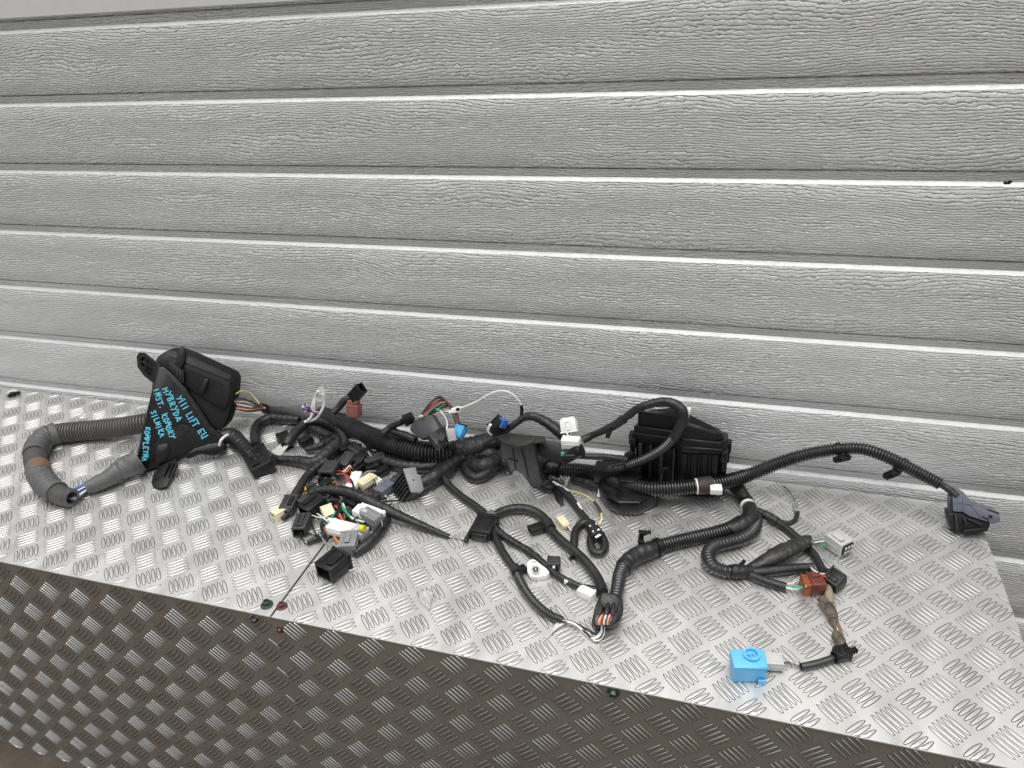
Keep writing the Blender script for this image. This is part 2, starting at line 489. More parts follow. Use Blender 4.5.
def world_pts(pts, wdef=None):
    P = []
    for p in pts:
        px, py, where = p[0], p[1], p[2]
        w = p[3] if len(p) > 3 else wdef
        if isinstance(where, tuple):
            c = aty(px, py, where[1] * U); r = w * mpp(c) / 2
        else:
            r = w * .0008
            for _ in range(4):
                c = at(px, py, where * .001 + r); r = w * mpp(c) / 2
        P.append((c.x, c.y, c.z, r))
    return P
_seed = [0]
def tube(name, pts, mat, kind='tape', w=None, parent=None, label=None, flat=1.0, hollow=0, pitch=.0046):
    P = world_pts(pts, w)
    _seed[0] += 1
    sd_ = _seed[0] * 7.31
    if kind == 'corr':
        C, S = crom(P, pitch / 4)
        f = [.985, 1.0, .84, .80]
        bm = sweep(C, S, 14, lambda i, s, a: f[i % 4], hollow=hollow, flat=flat)
        sm = 50
    elif kind == 'tape':
        C, S = crom(P, .0028)
        pw = .013
        def rad(i, s, a):
            t = (s / pw + a / (2 * math.pi)) % 1.0
            nz = mnoise.noise(Vector((math.cos(a) * 1.2 + sd_, math.sin(a) * 1.2, s * 70)))
            nf = mnoise.noise(Vector((math.cos(a) * 2.5 + sd_, math.sin(a) * 2.5, s * 260)))
            nw = mnoise.noise(Vector((math.cos(a) * .7 + sd_, math.sin(a) * .7, s * 150)))
            return 1.0 + .085 * (.5 - t) + .10 * nz + .09 * nf + .05 * abs(nw)
        bm = sweep(C, S, 14, rad, flat=flat, hollow=hollow)
        sm = 50
    elif kind == 'smooth':
        C, S = crom(P, .004)
        bm = sweep(C, S, 12, lambda i, s, a: 1 + .03 * mnoise.noise(Vector((math.cos(a) + sd_, math.sin(a), s * 60))), flat=flat, hollow=hollow)
        sm = 50
    else:                                               # wire
        C, S = crom(P, .003)
        bm = sweep(C, S, 7, lambda i, s, a: 1.0)
        sm = 60
    return obj(name, bm, M[mat], parent or loom, smooth=sm, label=label)
def wire(pts, col, w=1.6, parent=None):
    return tube('wire', pts, 'w_' + col, 'wire', w, parent)
def wires(pts, cols, w=1.5, spread=2.2, parent=None):
    """a loose hank: the same run for each colour with its own small wander"""
    for k, c in enumerate(cols):
        off = (k - (len(cols) - 1) / 2) * spread
        q = []
        for j, p in enumerate(pts):
            t = j / max(1, len(pts) - 1)
            amt = .35 + .65 * math.sin(math.pi * min(1, max(0, t)))
            q.append((p[0] + off * amt * .7 + R.uniform(-.5, .5), p[1] + off * amt * .6 + R.uniform(-.5, .5),
                      p[2] if isinstance(p[2], tuple) else p[2] + R.uniform(0, 4), w))
        tube('wire', q, 'w_' + c, 'wire', None, parent)

# ------------------------------------------------------------------ solids
def frame_of(p0, p1, roll=0.0, up=Vector((0, 0, 1))):
    x = (p1 - p0).normalized()
    z = (up - x * up.dot(x)).normalized()
    y = z.cross(x)
    if roll:
        q = Matrix.Rotation(math.radians(roll), 3, x)
        y, z = q @ y, q @ z
    return x, y, z
def add_box(bm, c, ax, size, bevel=0.0, taper=1.0):
    x, y, z = ax
    b2 = bmesh.new()
    bmesh.ops.create_cube(b2, size=1)
    for v in b2.verts:
        k = taper if v.co.x > 0 else 1.0
        v.co = Vector((v.co.x * size[0], v.co.y * size[1] * k, v.co.z * size[2] * k))
    if bevel > 0:
        bmesh.ops.bevel(b2, geom=b2.edges[:], offset=min(bevel, min(size) * .3), segments=2, affect='EDGES', profile=.5)
    mp = {}
    for v in b2.verts:
        mp[v] = bm.verts.new(c + x * v.co.x + y * v.co.y + z * v.co.z)
    for f in b2.faces: bm.faces.new([mp[v] for v in f.verts])
    b2.free()
def shell(bm, c, ax, size, wall, depth, bevel=.0006):
    """box open at its +x end, with wall thickness"""
    x, y, z = ax
    L, W, H = size
    b2 = bmesh.new()
    bmesh.ops.create_cube(b2, size=1)
    for v in b2.verts: v.co = Vector((v.co.x * L, v.co.y * W, v.co.z * H))
    bmesh.ops.bevel(b2, geom=b2.edges[:], offset=bevel, segments=2, affect='EDGES', profile=.5)
    b2.faces.ensure_lookup_table()
    ff = max((f for f in b2.faces if f.normal.x > .9), key=lambda f: f.calc_area())
    bmesh.ops.inset_region(b2, faces=[ff], thickness=wall, depth=0)
    r = bmesh.ops.extrude_face_region(b2, geom=[ff])
    vs = [e for e in r['geom'] if isinstance(e, bmesh.types.BMVert)]
    bmesh.ops.delete(b2, geom=[ff], context='FACES_ONLY')
    for v in vs: v.co.x -= depth
    mp = {v: bm.verts.new(c + x * v.co.x + y * v.co.y + z * v.co.z) for v in b2.verts}
    for f in b2.faces: bm.faces.new([mp[v] for v in f.verts])
    b2.free()
def conn(rear, front, wpx, hpx, mat, style='socket', roll=0.0, label=None, latch=None, name='connector', ribs=True, up=Vector((0, 0, 1)), raise_=True):
    p0, p1 = hx(*rear), hx(*front)
    m = mpp((p0 + p1) / 2)
    W, H = wpx * m, hpx * m
    if raise_:
        p0 = hx(rear[0], rear[1], rear[2] + H * 500) if not isinstance(rear[2], tuple) else p0
        p1 = hx(front[0], front[1], front[2] + H * 500) if not isinstance(front[2], tuple) else p1
    ax = frame_of(p0, p1, roll, up)
    L = (p1 - p0).length
    c = (p0 + p1) / 2
    x, y, z = ax
    bm = bmesh.new()
    wall = min(W, H) * .12
    bv = min(W, H) * .07
    if style == 'socket':
        shell(bm, c, ax, (L, W, H), wall, L * .55, bv)
        for k in (-.22, .0, .22):
            add_box(bm, c + x * L * .02 + y * W * k, ax, (L * .55, W * .05, H * .62))
        add_box(bm, c + x * L * .02, ax, (L * .5, W * .72, H * .07))
    else:
        add_box(bm, c, ax, (L, W, H), bv)
        vv = R.random()
        if vv < .55 and style == 'block': add_box(bm, c + x * L * .5, ax, (L * .22, W * .80, H * .72), bv * .8)
        if vv > .35 and style == 'block':
            for k in (-.25, 0, .25): add_box(bm, c + x * L * .08 + y * W * k + z * H * .5, ax, (L * .5, W * .05, H * .05), bv * .3)
        if style == 'pins':
            for k in (-.3, -.1, .1, .3):
                for q in (-.22, .22):
                    add_box(bm, c + x * L * .505 + y * W * k + z * H * q, ax, (L * .03, W * .13, H * .26), W * .02)
        if style == 'slots':
            for k in (-.32, -.16, 0, .16, .32):
                add_box(bm, c + x * L * .5 + y * W * k, ax, (L * .06, W * .07, H * .8), W * .015)
    if ribs:
        for sy in (-1, 1):
            add_box(bm, c + y * sy * W * .5 - x * L * .06, ax, (L * .7, W * .06, H * .18), bv * .4)
        add_box(bm, c - x * L * .42, ax, (L * .10, W * 1.09, H * 1.09), bv)
        for sy in (-.28, .28):
            add_box(bm, c + z * H * .5 + y * sy * W - x * L * .05, ax, (L * .8, W * .07, H * .10), bv * .4)
    o = obj(name, bm, M[mat], loom, smooth=40, label=label)
    if latch:
        b2 = bmesh.new()
        v2 = R.random(); sy = R.choice((-.18, .0, .2)) * W
        if v2 < .5:
            add_box(b2, c + z * H * .57 + x * L * .05 + y * sy, ax, (L * .55, W * .28, H * .08), bv * .4)
            add_box(b2, c + z * H * .55 - x * L * .24 + y * sy, ax, (L * .12, W * .24, H * .14), bv * .4)
            add_box(b2, c + z * H * .62 + x * L * .30 + y * sy, ax, (L * .08, W * .30, H * .10), bv * .4)
        else:
            for q in (-.15, .15): add_box(b2, c + z * H * .55 + y * (sy + q * W), ax, (L * .8, W * .06, H * .14), bv * .3)
            add_box(b2, c + z * H * .60 + x * L * .33 + y * sy, ax, (L * .10, W * .36, H * .10), bv * .3)
        obj('latch', b2, M[latch], o, smooth=40)
    return o
def clip(c, size, mat='black', name='cable_clip', yaw=0.0, parent=None, label=None):
    """a fir-tree clip: band saddle, stem and barbs"""
    bm = bmesh.new()
    ax = (Vector((math.cos(yaw), math.sin(yaw), 0)), Vector((-math.sin(yaw), math.cos(yaw), 0)), Vector((0, 0, 1)))
    add_box(bm, c, ax, (size * .9, size * .55, size * .35), size * .06)
    add_box(bm, c + ax[0] * size * .55, ax, (size * .6, size * .22, size * .22), size * .04)
    for k in (.42, .62, .82):
        add_box(bm, c + ax[0] * size * k, ax, (size * .07, size * .48, size * .42), size * .03)
    add_box(bm, c - ax[0] * size * .3 + Vector((0, 0, size * .2)), ax, (size * .25, size * .7, size * .2), size * .04)
    return obj(name, bm, M[mat], parent or loom, smooth=40, label=label)
def band(p, q, wpx, mat, name='tape_band', where=0, k=1.12, label=None):
    """a collar round a tube between two photo points"""
    return tube(name, [(p[0], p[1], where, wpx * k), (q[0], q[1], where, wpx * k)], mat, 'smooth', label=label)
def plane3(a, b, c):
    n = (b - a).cross(c - a).normalized()
    if n.dot(CAM - a) < 0: n = -n
    return a, n
def onto(px, py, pl, off=0.0):
    a, n = pl
    d = ray(px, py)
    return CAM + d * (((a + n * off) - CAM).dot(n) / d.dot(n))
def slab(pts, pl, depth, off=0.0, dirv=None, bevel=.0015, bm=None):
    """outline on a plane, given its thickness, edges rounded"""
    b2 = bmesh.new()
    f = [b2.verts.new(onto(px, py, pl, off)) for px, py in pts]
    dv = (dirv if dirv is not None else -pl[1]) * depth
    bk = [b2.verts.new(v.co + dv) for v in f]
    n = len(f)
    b2.faces.new(f); b2.faces.new(bk[::-1])
    for i in range(n): b2.faces.new((f[i], bk[i], bk[(i + 1) % n], f[(i + 1) % n]))
    bmesh.ops.recalc_face_normals(b2, faces=b2.faces)
    if bevel > 0:
        bmesh.ops.bevel(b2, geom=b2.edges[:], offset=bevel, segments=2, affect='EDGES', profile=.5, clamp_overlap=True)
    if bm is None: return b2
    mp = {v: bm.verts.new(v.co) for v in b2.verts}
    for fc in b2.faces: bm.faces.new([mp[v] for v in fc.verts])
    b2.free()
    return bm

# ================================================================== left fuse box
A0 = at(141, 471, .13 * U); A1 = at(225, 448, .30 * U); A2 = aty(158, 366, 3.55 * U)
PC = plane3(A0, A1, A2)
PL = (A0 - PC[1] * .32 * U, PC[1])
back = Vector((0, .80, -.10)).normalized()
bm = slab([(154, 366), (156, 358), (162, 353), (169, 351), (178, 352), (189, 356), (231, 375.5), (234, 381), (233, 394), (230, 411),
           (225, 425), (220, 431), (200, 432), (160, 412), (151, 388)], PL, .42 * U, 0, back, .003)
fuse = obj('fuse_box', bm, M['black'], loom, smooth=40, label='large black fuse box with handwriting on its cover')
# lid: second shell with a rolled rim
bm = slab([(158, 361), (163, 355.5), (170, 353), (189, 357.5), (229, 376), (231.5, 381), (230, 395), (227, 407.5), (223, 410), (206, 400), (184, 386), (167, 373), (160, 367)], PL, .25 * U, .16 * U, None, .0035)
lid = obj('lid', bm, M['black'], fuse, smooth=40)
bm = bmesh.new()
for a, b in (((170, 356.5), (228, 380)), ((174, 362.5), (224, 385))):
    pa, pb = onto(*a, PL, .165 * U), onto(*b, PL, .165 * U)
    ax = frame_of(pa, pb, 0, PL[1])
    add_box(bm, (pa + pb) / 2, ax, ((pb - pa).length, .0022, .0022), .0006)
obj('lid_rib', bm, M['black'], fuse, smooth=40)
# locking tabs on the lid
for pts in ([(177, 352), (181, 345.5), (185, 348), (185, 360), (180, 370), (176, 366)], [(168, 368), (170, 361), (184, 371), (184, 384), (180, 382)],
            [(198, 391), (206, 378), (209, 380), (203, 394)]):
    bm = slab(pts, PL, .2 * U, .30 * U, None, .001)
    obj('locking_tab', bm, M['black'], fuse, smooth=40)
bm = bmesh.new()
for k in range(4):
    a = (171 + k * 3.1, 364 + k * 2.6); b = (171.6 + k * 3.1, 370.5 + k * 2.6)
    pa, pb = onto(*a, PL, .315 * U), onto(*b, PL, .315 * U)
    ax = frame_of(pa, pb, 0, PL[1])
    add_box(bm, (pa + pb) / 2, ax, ((pb - pa).length, .0016, .003), .0004)
obj('tab_rib', bm, M['darkgrey'], fuse, smooth=40)
# mounting lug upper left, a frame with openings
PB = (PL[0] - PL[1] * .25 * U, PL[1])
bm = slab([(152, 382), (145, 375.5), (139.5, 367), (138.5, 358.5), (141, 354), (145, 354.5), (154, 362), (155, 372)], (PB[0] - PB[1] * .13 * U, PB[1]), .05 * U, 0, None, .0008)
obj('lug_web', bm, M['black'], fuse, smooth=40)
bm = bmesh.new()
outer = [(153, 383), (144, 376), (137.5, 367), (136.5, 357), (139, 352.5), (144, 352.5), (155, 361), (157, 372)]
inner = [(151, 376), (145, 371), (141, 365), (140.3, 359.5), (142, 357), (145, 357.2), (152, 363), (153, 370)]
b2 = bmesh.new()
dv = -PB[1] * .18 * U
rings = [[b2.verts.new(onto(*p, PB) + (dv if q else Vector())) for p in L_] for L_ in (outer, inner) for q in (0, 1)]
of, ob, inf, inb = rings
for i in range(8):
    j = (i + 1) % 8
    b2.faces.new((of[i], of[j], inf[j], inf[i])); b2.faces.new((ob[j], ob[i], inb[i], inb[j]))
    b2.faces.new((of[j], of[i], ob[i], ob[j])); b2.faces.new((inf[i], inf[j], inb[j], inb[i]))
for a, b in (((141, 361), (153, 369)), ((146, 357), (147, 373)), ((141, 366), (151, 373))):
    pa, pb = onto(*a, PB, -.05 * U), onto(*b, PB, -.05 * U)
    add_box(b2, (pa + pb) / 2, frame_of(pa, pb, 0, PB[1]), ((pb - pa).length, .002, .005), .0004)
obj('mounting_lug', b2, M['black'], fuse, smooth=40)
# lower lug
PT = plane3(at(150, 484, 9), at(168, 484, 9), at(160, 470, 14)) if False else (at(160, 484, .007), Vector((-.05, -.25, 1)).normalized())
bm = slab([(151, 482), (153, 474), (160, 466), (176, 458), (178, 464), (172, 474), (167, 486), (160, 488.5), (153, 487)], PT, .006, 0, Vector((0, 0, -1)), .0015)
obj('mounting_lug', bm, M['black'], fuse, smooth=40)
bm = bmesh.new()
for a, b in (((164, 476), (170, 463)), ((168, 477), (174, 463))):
    pa, pb = onto(*a, PT, .002), onto(*b, PT, .002)
    add_box(bm, (pa + pb) / 2, frame_of(pa, pb), ((pb - pa).length, .0015, .005), .0004)
obj('lug_rib', bm, M['black'], fuse, smooth=40)
# the cover with its folded lower lip
bm = slab([(157.5, 366.5), (164, 366.5), (172, 373), (186, 388), (200, 408), (212, 427), (223, 436.5), (225.5, 443), (223.5, 449.5), (212, 453), (199, 452.5), (188, 456.5),
           (176, 462), (160, 466.5), (149, 470), (141, 472), (135.5, 463), (139, 446), (146, 412)], PC, .30 * U, 0, None, .0045)
cover = obj('cover', bm, M['cover'], fuse, smooth=35)
for pts, off in (([(158.5, 369), (163, 369), (170, 376), (186, 395), (204, 424), (207, 433), (199, 430), (184, 424), (168, 427), (150, 448), (142, 462), (139.5, 458), (147, 413)], .012),
                 ([(157, 445), (167, 443), (171, 451), (166, 462), (157, 466), (151, 460)], .035)):
    bm = slab(pts, PC, .10 * U, off * U, None, .0007 if off < .02 else .0028)
    obj('cover_panel', bm, M['cover'], fuse, smooth=35)
bm = slab([(184, 455), (194, 448), (208, 443.5), (221, 442), (226, 444), (225, 452), (214, 456), (199, 454), (187, 460)], PC, .35 * U, .10 * U, None, .005)
obj('cover_lip', bm, M['cover'], fuse, smooth=35)
bm = slab([(134.5, 464), (145, 420), (153, 384), (155, 384), (147, 424), (138, 470)], PC, .25 * U, -.2 * U, None, .002)
obj('cover_edge', bm, M['black'], fuse, smooth=35)

# handwriting in pale blue marker
GL = {'Y': [[(0, 1), (.45, .5), (.9, 1)], [(.45, .5), (.2, 0)]], 'I': [[(.3, 1), (.3, 0)]], 'L': [[(.1, 1), (.1, 0), (.75, .02)]],
      'F': [[(.1, 0), (.1, 1), (.75, 1)], [(.1, .52), (.6, .52)]], 'T': [[(0, 1), (.85, 1)], [(.42, 1), (.42, 0)]],
      'E': [[(.75, 1), (.1, 1), (.1, 0), (.75, 0)], [(.1, .5), (.6, .5)]], 'U': [[(.08, 1), (.1, .2), (.35, 0), (.65, .15), (.72, 1)], [(.72, 1), (.75, 0)]],
      'H': [[(.1, 1), (.1, 0)], [(.75, 1), (.75, 0)], [(.1, .5), (.75, .52)]], 'B': [[(.1, 0), (.1, 1), (.55, .95), (.6, .65), (.1, .52), (.7, .35), (.6, .03), (.1, 0)]],
      'R': [[(.1, 0), (.1, 1), (.6, .92), (.6, .6), (.1, .48), (.75, 0)]], 'D': [[(.1, 0), (.1, 1), (.6, .8), (.7, .35), (.1, 0)]],
      'A': [[(0, 0), (.4, 1), (.8, 0)], [(.15, .35), (.65, .35)]], 'N': [[(.1, 0), (.1, 1), (.72, 0), (.72, 1)]],
      'S': [[(.7, .9), (.3, 1), (.1, .75), (.6, .4), (.6, .1), (.1, .02)]], 'K': [[(.1, 1), (.1, 0)], [(.75, 1), (.12, .45), (.78, 0)]],
      'O': [[(.4, 1), (.08, .6), (.2, .05), (.6, .05), (.75, .55), (.4, 1)]], 'M': [[(.05, 0), (.12, 1), (.42, .35), (.75, 1), (.82, 0)]],
      'P': [[(.1, 0), (.1, 1), (.65, .9), (.6, .5), (.1, .45)]], '.': [[(.2, .0), (.3, .08)]], '-': [[(.2, .45), (.5, .5)]]}
def hand(text, p, q, hpx, off):
    p, q = Vector((*p, 0)), Vector((*q, 0))
    d = (q - p); L = d.length; d.normalize()
    upv = Vector((d.y, -d.x, 0))
    adv = L / len(text)
    for i, ch in enumerate(text):
        for st in GL.get(ch, []):
            o2 = p + d * (adv * i) + upv * R.uniform(-.75, .75)
            kk = .88 + .24 * ((i * 37) % 10) / 10
            pts = []
            for u_, v_ in st:
                w2 = o2 + d * (u_ * adv * .96) + upv * (v_ * hpx * kk)
                c = onto(w2.x, w2.y, PC, off)
                pts.append((c.x, c.y, c.z, .00072))
            yield pts
bm = bmesh.new()
for txt, p, q, h in (('YIII LIFT', (176.5, 398.5), (193.5, 428), 6.6), ('EU', (197.5, 431), (202.5, 440), 6.4), ('HYBRYDA', (162.5, 389), (177, 423), 6.2),
                     ('INST. KOMORY', (153.5, 389.5), (170, 440), 5.8), ('SILNIKA', (150.5, 412), (160.5, 438), 5.6), ('KOMPLETNA', (145.8, 427), (142.0, 461.5), 5.0)):
    for pts in hand(txt, p, q, h, .0150 * U):
        C = np.array(pts)
        if len(C) < 2: continue
        # felt-tip strokes: thin raised ribbons on the panel
        for a, b in zip(C, C[1:]):
            pa, pb = Vector(a[:3]), Vector(b[:3])
            if (pb - pa).length < 1e-5: continue
            add_box(bm, (pa + pb) / 2, frame_of(pa, pb, 0, PC[1]), ((pb - pa).length + .0012, .0020, .0005))
tag(obj('handwriting', bm, M['ink'], fuse, label='pale blue handwriting'), kind=None)

# ================================================================== left: grey conduit loop into the fuse box
tube('conduit', [(153, 421, 12, 20), (140, 424, 10, 20), (120, 427, 6, 20), (98, 429.5, 2, 20), (72, 432, 0, 20.5), (52, 435, 0, 21), (39, 444, 0, 21), (35, 458, 0, 21), (39, 473, 0, 21),
                 (49, 486, 0, 21), (61, 495, 0, 20), (72, 498, 0, 19)], 'conduit_grey', 'corr', label='dusty grey corrugated tube bent in a loop', hollow=2, pitch=.0058)
tube('taped_branch', [(86, 488, 3, 13), (96, 484, 2, 15), (107, 479, 2, 17), (118, 472, 3, 20), (128, 466.5, 5, 23), (140, 460, 8, 24)], 'tape_grey', 'tape', label='wide faded grey tape wrap')
tube('tape_wrap', [(37, 469, 0, 22.2), (41, 478, 0, 22.5), (49, 487, 0, 22.3), (57, 493, 0, 22)], 'tape_grey', 'tape', label='grey tape wrap')
tube('tape_wrap', [(58, 433.5, 0, 22), (46, 437.5, 0, 22.5), (37, 447, 0, 22.5), (35, 455, 0, 22)], 'tape_grey', 'tape', label='grey tape wrap')
for k, c in enumerate(['blue', 'blue', 'white', 'black', 'blue', 'white', 'grey', 'black']):
    dy = (k - 3.5) * 1.7
    tube('wire', [(66, 497 + dy * .5, 5, 2.2), (74, 495.5 + dy, 9 - abs(dy) * .5, 2.2), (82, 491 + dy * .9, 8 - abs(dy) * .4, 2.2), (91, 486 + dy * .5, 6, 2.2)], 'w_' + c, 'wire')
tube('hose_clamp', [(37.5, 467, 0, 22.6), (40.2, 475, 0, 22.6)], 'rust', 'smooth', label='rusty brown clamp')
o_ = clip(hx(46, 465, 16), .011, 'rust', 'clamp_screw', 1.0)
bm = bmesh.new(); add_box(bm, hx(84, 418.5, 22), frame_of(hx(79, 419, 22), hx(90, 417.5, 22)), (.016, .008, .009), .002)
add_box(bm, hx(85, 416, 27), frame_of(hx(80, 417, 22), hx(90, 415.5, 22)), (.006, .006, .008), .0015)
obj('cable_clip', bm, M['white'], loom, smooth=40, label='small white clip on the grey tube')

# right of the fuse box: white tie, heavy taped stub, black connector
tube('cable_tie', [(220, 441, 8, 15), (222.8, 435, 11, 15.5)], 'white', 'smooth', label='white collar') if False else None
tube('taped_branch', [(214, 440, 8, 12), (224, 437, 7, 15), (231, 436, 5, 16), (238, 441, 3, 15), (246, 450, 2, 14), (256, 461, 1, 14)], 'tape', 'tape')
tube('cable_tie', [(219.5, 445.5, 26, 2.6), (220.5, 441, 36, 2.8), (223.5, 437.5, 40, 2.8), (228, 434.5, 40, 2.6)], 'w_white', 'wire', label='white collar')
conn((254, 452, 0), (264, 471, 0), 22, 13, 'black', 'block', roll=10, latch='black')
conn((272, 456, 2), (256, 464, 2), 15, 12, 'darkgrey', 'socket')
tube('taped_branch', [(272, 458.5, 0, 8), (284, 460, 0, 9), (298, 461, 0, 11), (314, 463, 0, 13), (326, 455, 2, 14), (337, 445, 5, 13)], 'tape', 'tape')
tube('cable', [(300, 420, 4, 9), (286, 419, 3, 9.5), (270, 418.5, 2, 10), (259, 424, 0, 10), (255, 433, 0, 9.5), (256.5, 446, 0, 9.5)], 'tape', 'tape')
wires([(235, 402, ('y', 4.3)), (244, 402, ('y', 4.4)), (254, 405, ('y', 4.5)), (263, 407, ('y', 4.5))], ['black', 'brown', 'black', 'grey', 'black', 'white'], 2.2, 2.6)
wires([(236, 408, ('y', 4.2)), (248, 410, ('y', 4.3)), (264, 408, ('y', 4.4))], ['black', 'orange', 'black'], 2.4, 2.4)
wire([(236, 394, ('y', 4.4)), (241, 391, ('y', 4.6)), (249, 392.5, ('y', 4.8)), (256, 399, ('y', 4.8)), (259, 404, ('y', 4.6))], 'yellow', 1.3)
# main trunk
tube('trunk', [(258, 405.5, 2, 12), (265, 405, 2, 15), (280, 406, 2, 18), (295, 409, 2, 18), (310, 413.5, 2, 18), (327, 416, 4, 16)], 'tape_grey', 'tape', label='faded grey taped trunk')
band((265.5, 404.5), (272, 405), 17, 'tape', where=2)
clip(hx(268, 396, 28), .018, 'black', yaw=2.5)
tube('conduit', [(322, 414, 6, 18), (331, 418.5, 6, 19), (345, 425, 6, 20), (362, 433.5, 6, 21), (380, 441, 6, 22), (400, 447.5, 7, 23), (420, 452, 8, 23.5), (438, 453.5, 8, 24), (454, 453, 8, 24)], 'conduit', 'corr', pitch=.0060,
     hollow=3)
tube('trunk', [(302, 424, 0, 9), (320, 432, 0, 10), (345, 444, 0, 11), (370, 456, 0, 11), (398, 465, 0, 12), (425, 467, 0, 12), (450, 461, 2, 14)], 'tape', 'tape')
tube('conduit', [(303, 423.5, 14, 8), (309, 421.5, 15, 9), (318, 420.8, 16, 9.5), (328, 423, 14, 10), (338, 429, 10, 10.5), (343.5, 438, 6, 11), (345, 448, 2, 11)], 'conduit', 'corr', pitch=.0042)
tube('taped_branch', [(305, 424, 10, 9), (297, 431, 8, 10), (290, 439.5, 5, 11), (286, 445, 3, 9)], 'tape', 'tape')
for k in range(6):
    d = (k - 2.5)
    wire([(288 + d * .9, 441 + d * .8, 10), (281 + d * 1.1, 449 + d * .8, 9), (273.5 + d * 1.7, 457 + d * 1.0, 4)], 'white', 1.3)
tube('taped_branch', [(306, 450, 2, 6), (317, 447, 4, 8), (329, 442, 6, 8), (340, 436, 8, 7)], 'tape', 'tape')
# earth eyelet with two white wires
PE = (aty(318, 398, 4.3 * U), (CAM - aty(318, 398, 4.3 * U)).normalized())
wire([(307, 421, ('y', 3.9)), (311.5, 416, ('y', 4.1)), (312.5, 406, ('y', 4.2)), (315, 397, ('y', 4.3)), (318, 391, ('y', 4.3))], 'white', 2.8)
wire([(304, 422, ('y', 3.9)), (315, 419, ('y', 4.1)), (321.5, 411, ('y', 4.2)), (324.5, 402, ('y', 4.3)), (322.5, 394, ('y', 4.3))], 'white', 2.8)
wire([(309, 420, ('y', 3.9)), (313.5, 413, ('y', 4.1)), (314.5, 404, ('y', 4.2)), (316, 397, ('y', 4.3))], 'white', 1.8)
bm = bmesh.new()
NSEG = 20
oo, ii_, ob_, ib_ = [], [], [], []
for k in range(NSEG):
    a = 2 * math.pi * k / NSEG
    tip = max(0, math.cos(a - math.radians(80))) ** 6 * 5.2
    for L_, r_, d_ in ((oo, 5.6 + tip, 0), (ii_, 2.2, 0), (ob_, 5.6 + tip, -.0025), (ib_, 2.2, -.0025)):
        L_.append(bm.verts.new(onto(320.2 + math.cos(a) * r_, 396.5 - math.sin(a) * r_, PE, d_)))
for k in range(NSEG):
    j = (k + 1) % NSEG
    bm.faces.new((oo[k], oo[j], ii_[j], ii_[k])); bm.faces.new((ob_[j], ob_[k], ib_[k], ib_[j]))
    bm.faces.new((oo[j], oo[k], ob_[k], ob_[j])); bm.faces.new((ii_[k], ii_[j], ib_[j], ib_[k]))
obj('earth_eyelet', bm, M['lightgrey'], loom, smooth=40, label='pale ring terminal standing up')
for k, c in enumerate(['purple', 'purple', 'pink', 'blue', 'white', 'purple', 'pink']):
    a = k * .9
    wire([(318, 413, ('y', 4.1)), (311, 411, ('y', 4.0)), (307 + 2.6 * math.cos(a), 408.5 + 3 * math.sin(a), ('y', 3.9)), (305 + 2.8 * math.cos(a), 408 + 3.4 * math.sin(a), ('y', 3.85))], c, 2.6)
# brown and black relays standing at the back
conn((354, 404, ('y', 4.6)), (354, 416, ('y', 4.5)), 13, 11, 'rustred', 'block', label='red brown connector', up=Vector((0, -1, .3)))
conn((353.5, 399.5, ('y', 4.65)), (353.8, 404, ('y', 4.6)), 10.5, 8, 'rustred', 'block', ribs=False, label='red brown connector', up=Vector((0, -1, .3)))
conn((353, 398, ('y', 4.7)), (362, 387.5, ('y', 4.7)), 11, 9, 'black', 'socket', up=Vector((-.3, -1, .3)))
tube('cable', [(333, 413, ('y', 4.3), 6), (340, 406, ('y', 4.5), 7), (345, 400, ('y', 4.6), 7), (352, 397, ('y', 4.7), 6)], 'tape', 'tape')

# ================================================================== connector nest, left of centre
tube('taped_branch', [(326, 461, 2, 10), (317, 467, 2, 9), (307, 477, 0, 9), (299, 489, 0, 9), (292, 501, 0, 8)], 'tape', 'tape')
conn((293, 498, 0), (286, 512, 0), 14, 10, 'darkgrey', 'block', latch='black')
conn((286, 509, 0), (273, 516, 0), 12, 9, 'cream', 'socket', label='cream connector')
tube('cable', [(296, 505, 0, 6), (289, 513, 0, 6), (283, 519, 0, 5)], 'tape', 'tape')
wires([(309, 478, 2), (305.5, 485, 3), (306, 493, 2)], ['orange', 'yellow', 'orange'], 1.6, 1.6)
conn((322, 499, 3), (304, 513, 0), 17, 13, 'black', 'socket', latch='black')
conn((316, 494, 2), (300, 505, 2), 10, 8, 'darkgrey', 'block')
conn((305, 517, 0), (299, 533, 0), 14, 12, 'darkgrey', 'socket', latch='darkgrey')
wires([(300, 533, 2), (302, 540, 1), (308, 543, 1)], ['black', 'white', 'black'], 1.6, 1.6)
tube('cable', [(307, 543, 0, 5), (318, 538, 0, 7), (330, 531, 0, 8)], 'tape', 'tape')
conn((326, 508, 6), (331, 518, 4), 11, 9, 'cream', 'block', label='cream connector')
wires([(330, 503, 8), (327, 500, 8), (320, 501, 6)], ['blue', 'white', 'purple', 'blue'], 1.5, 1.8)
tube('cable', [(327, 516, 2, 6), (323, 525, 0, 6), (326, 535, 0, 6)], 'w_black', 'smooth')
# grey flap boot
conn((334, 465, 6), (326, 477, 8), 15, 12, 'darkgrey', 'socket', ribs=False, label='dark grey boot')
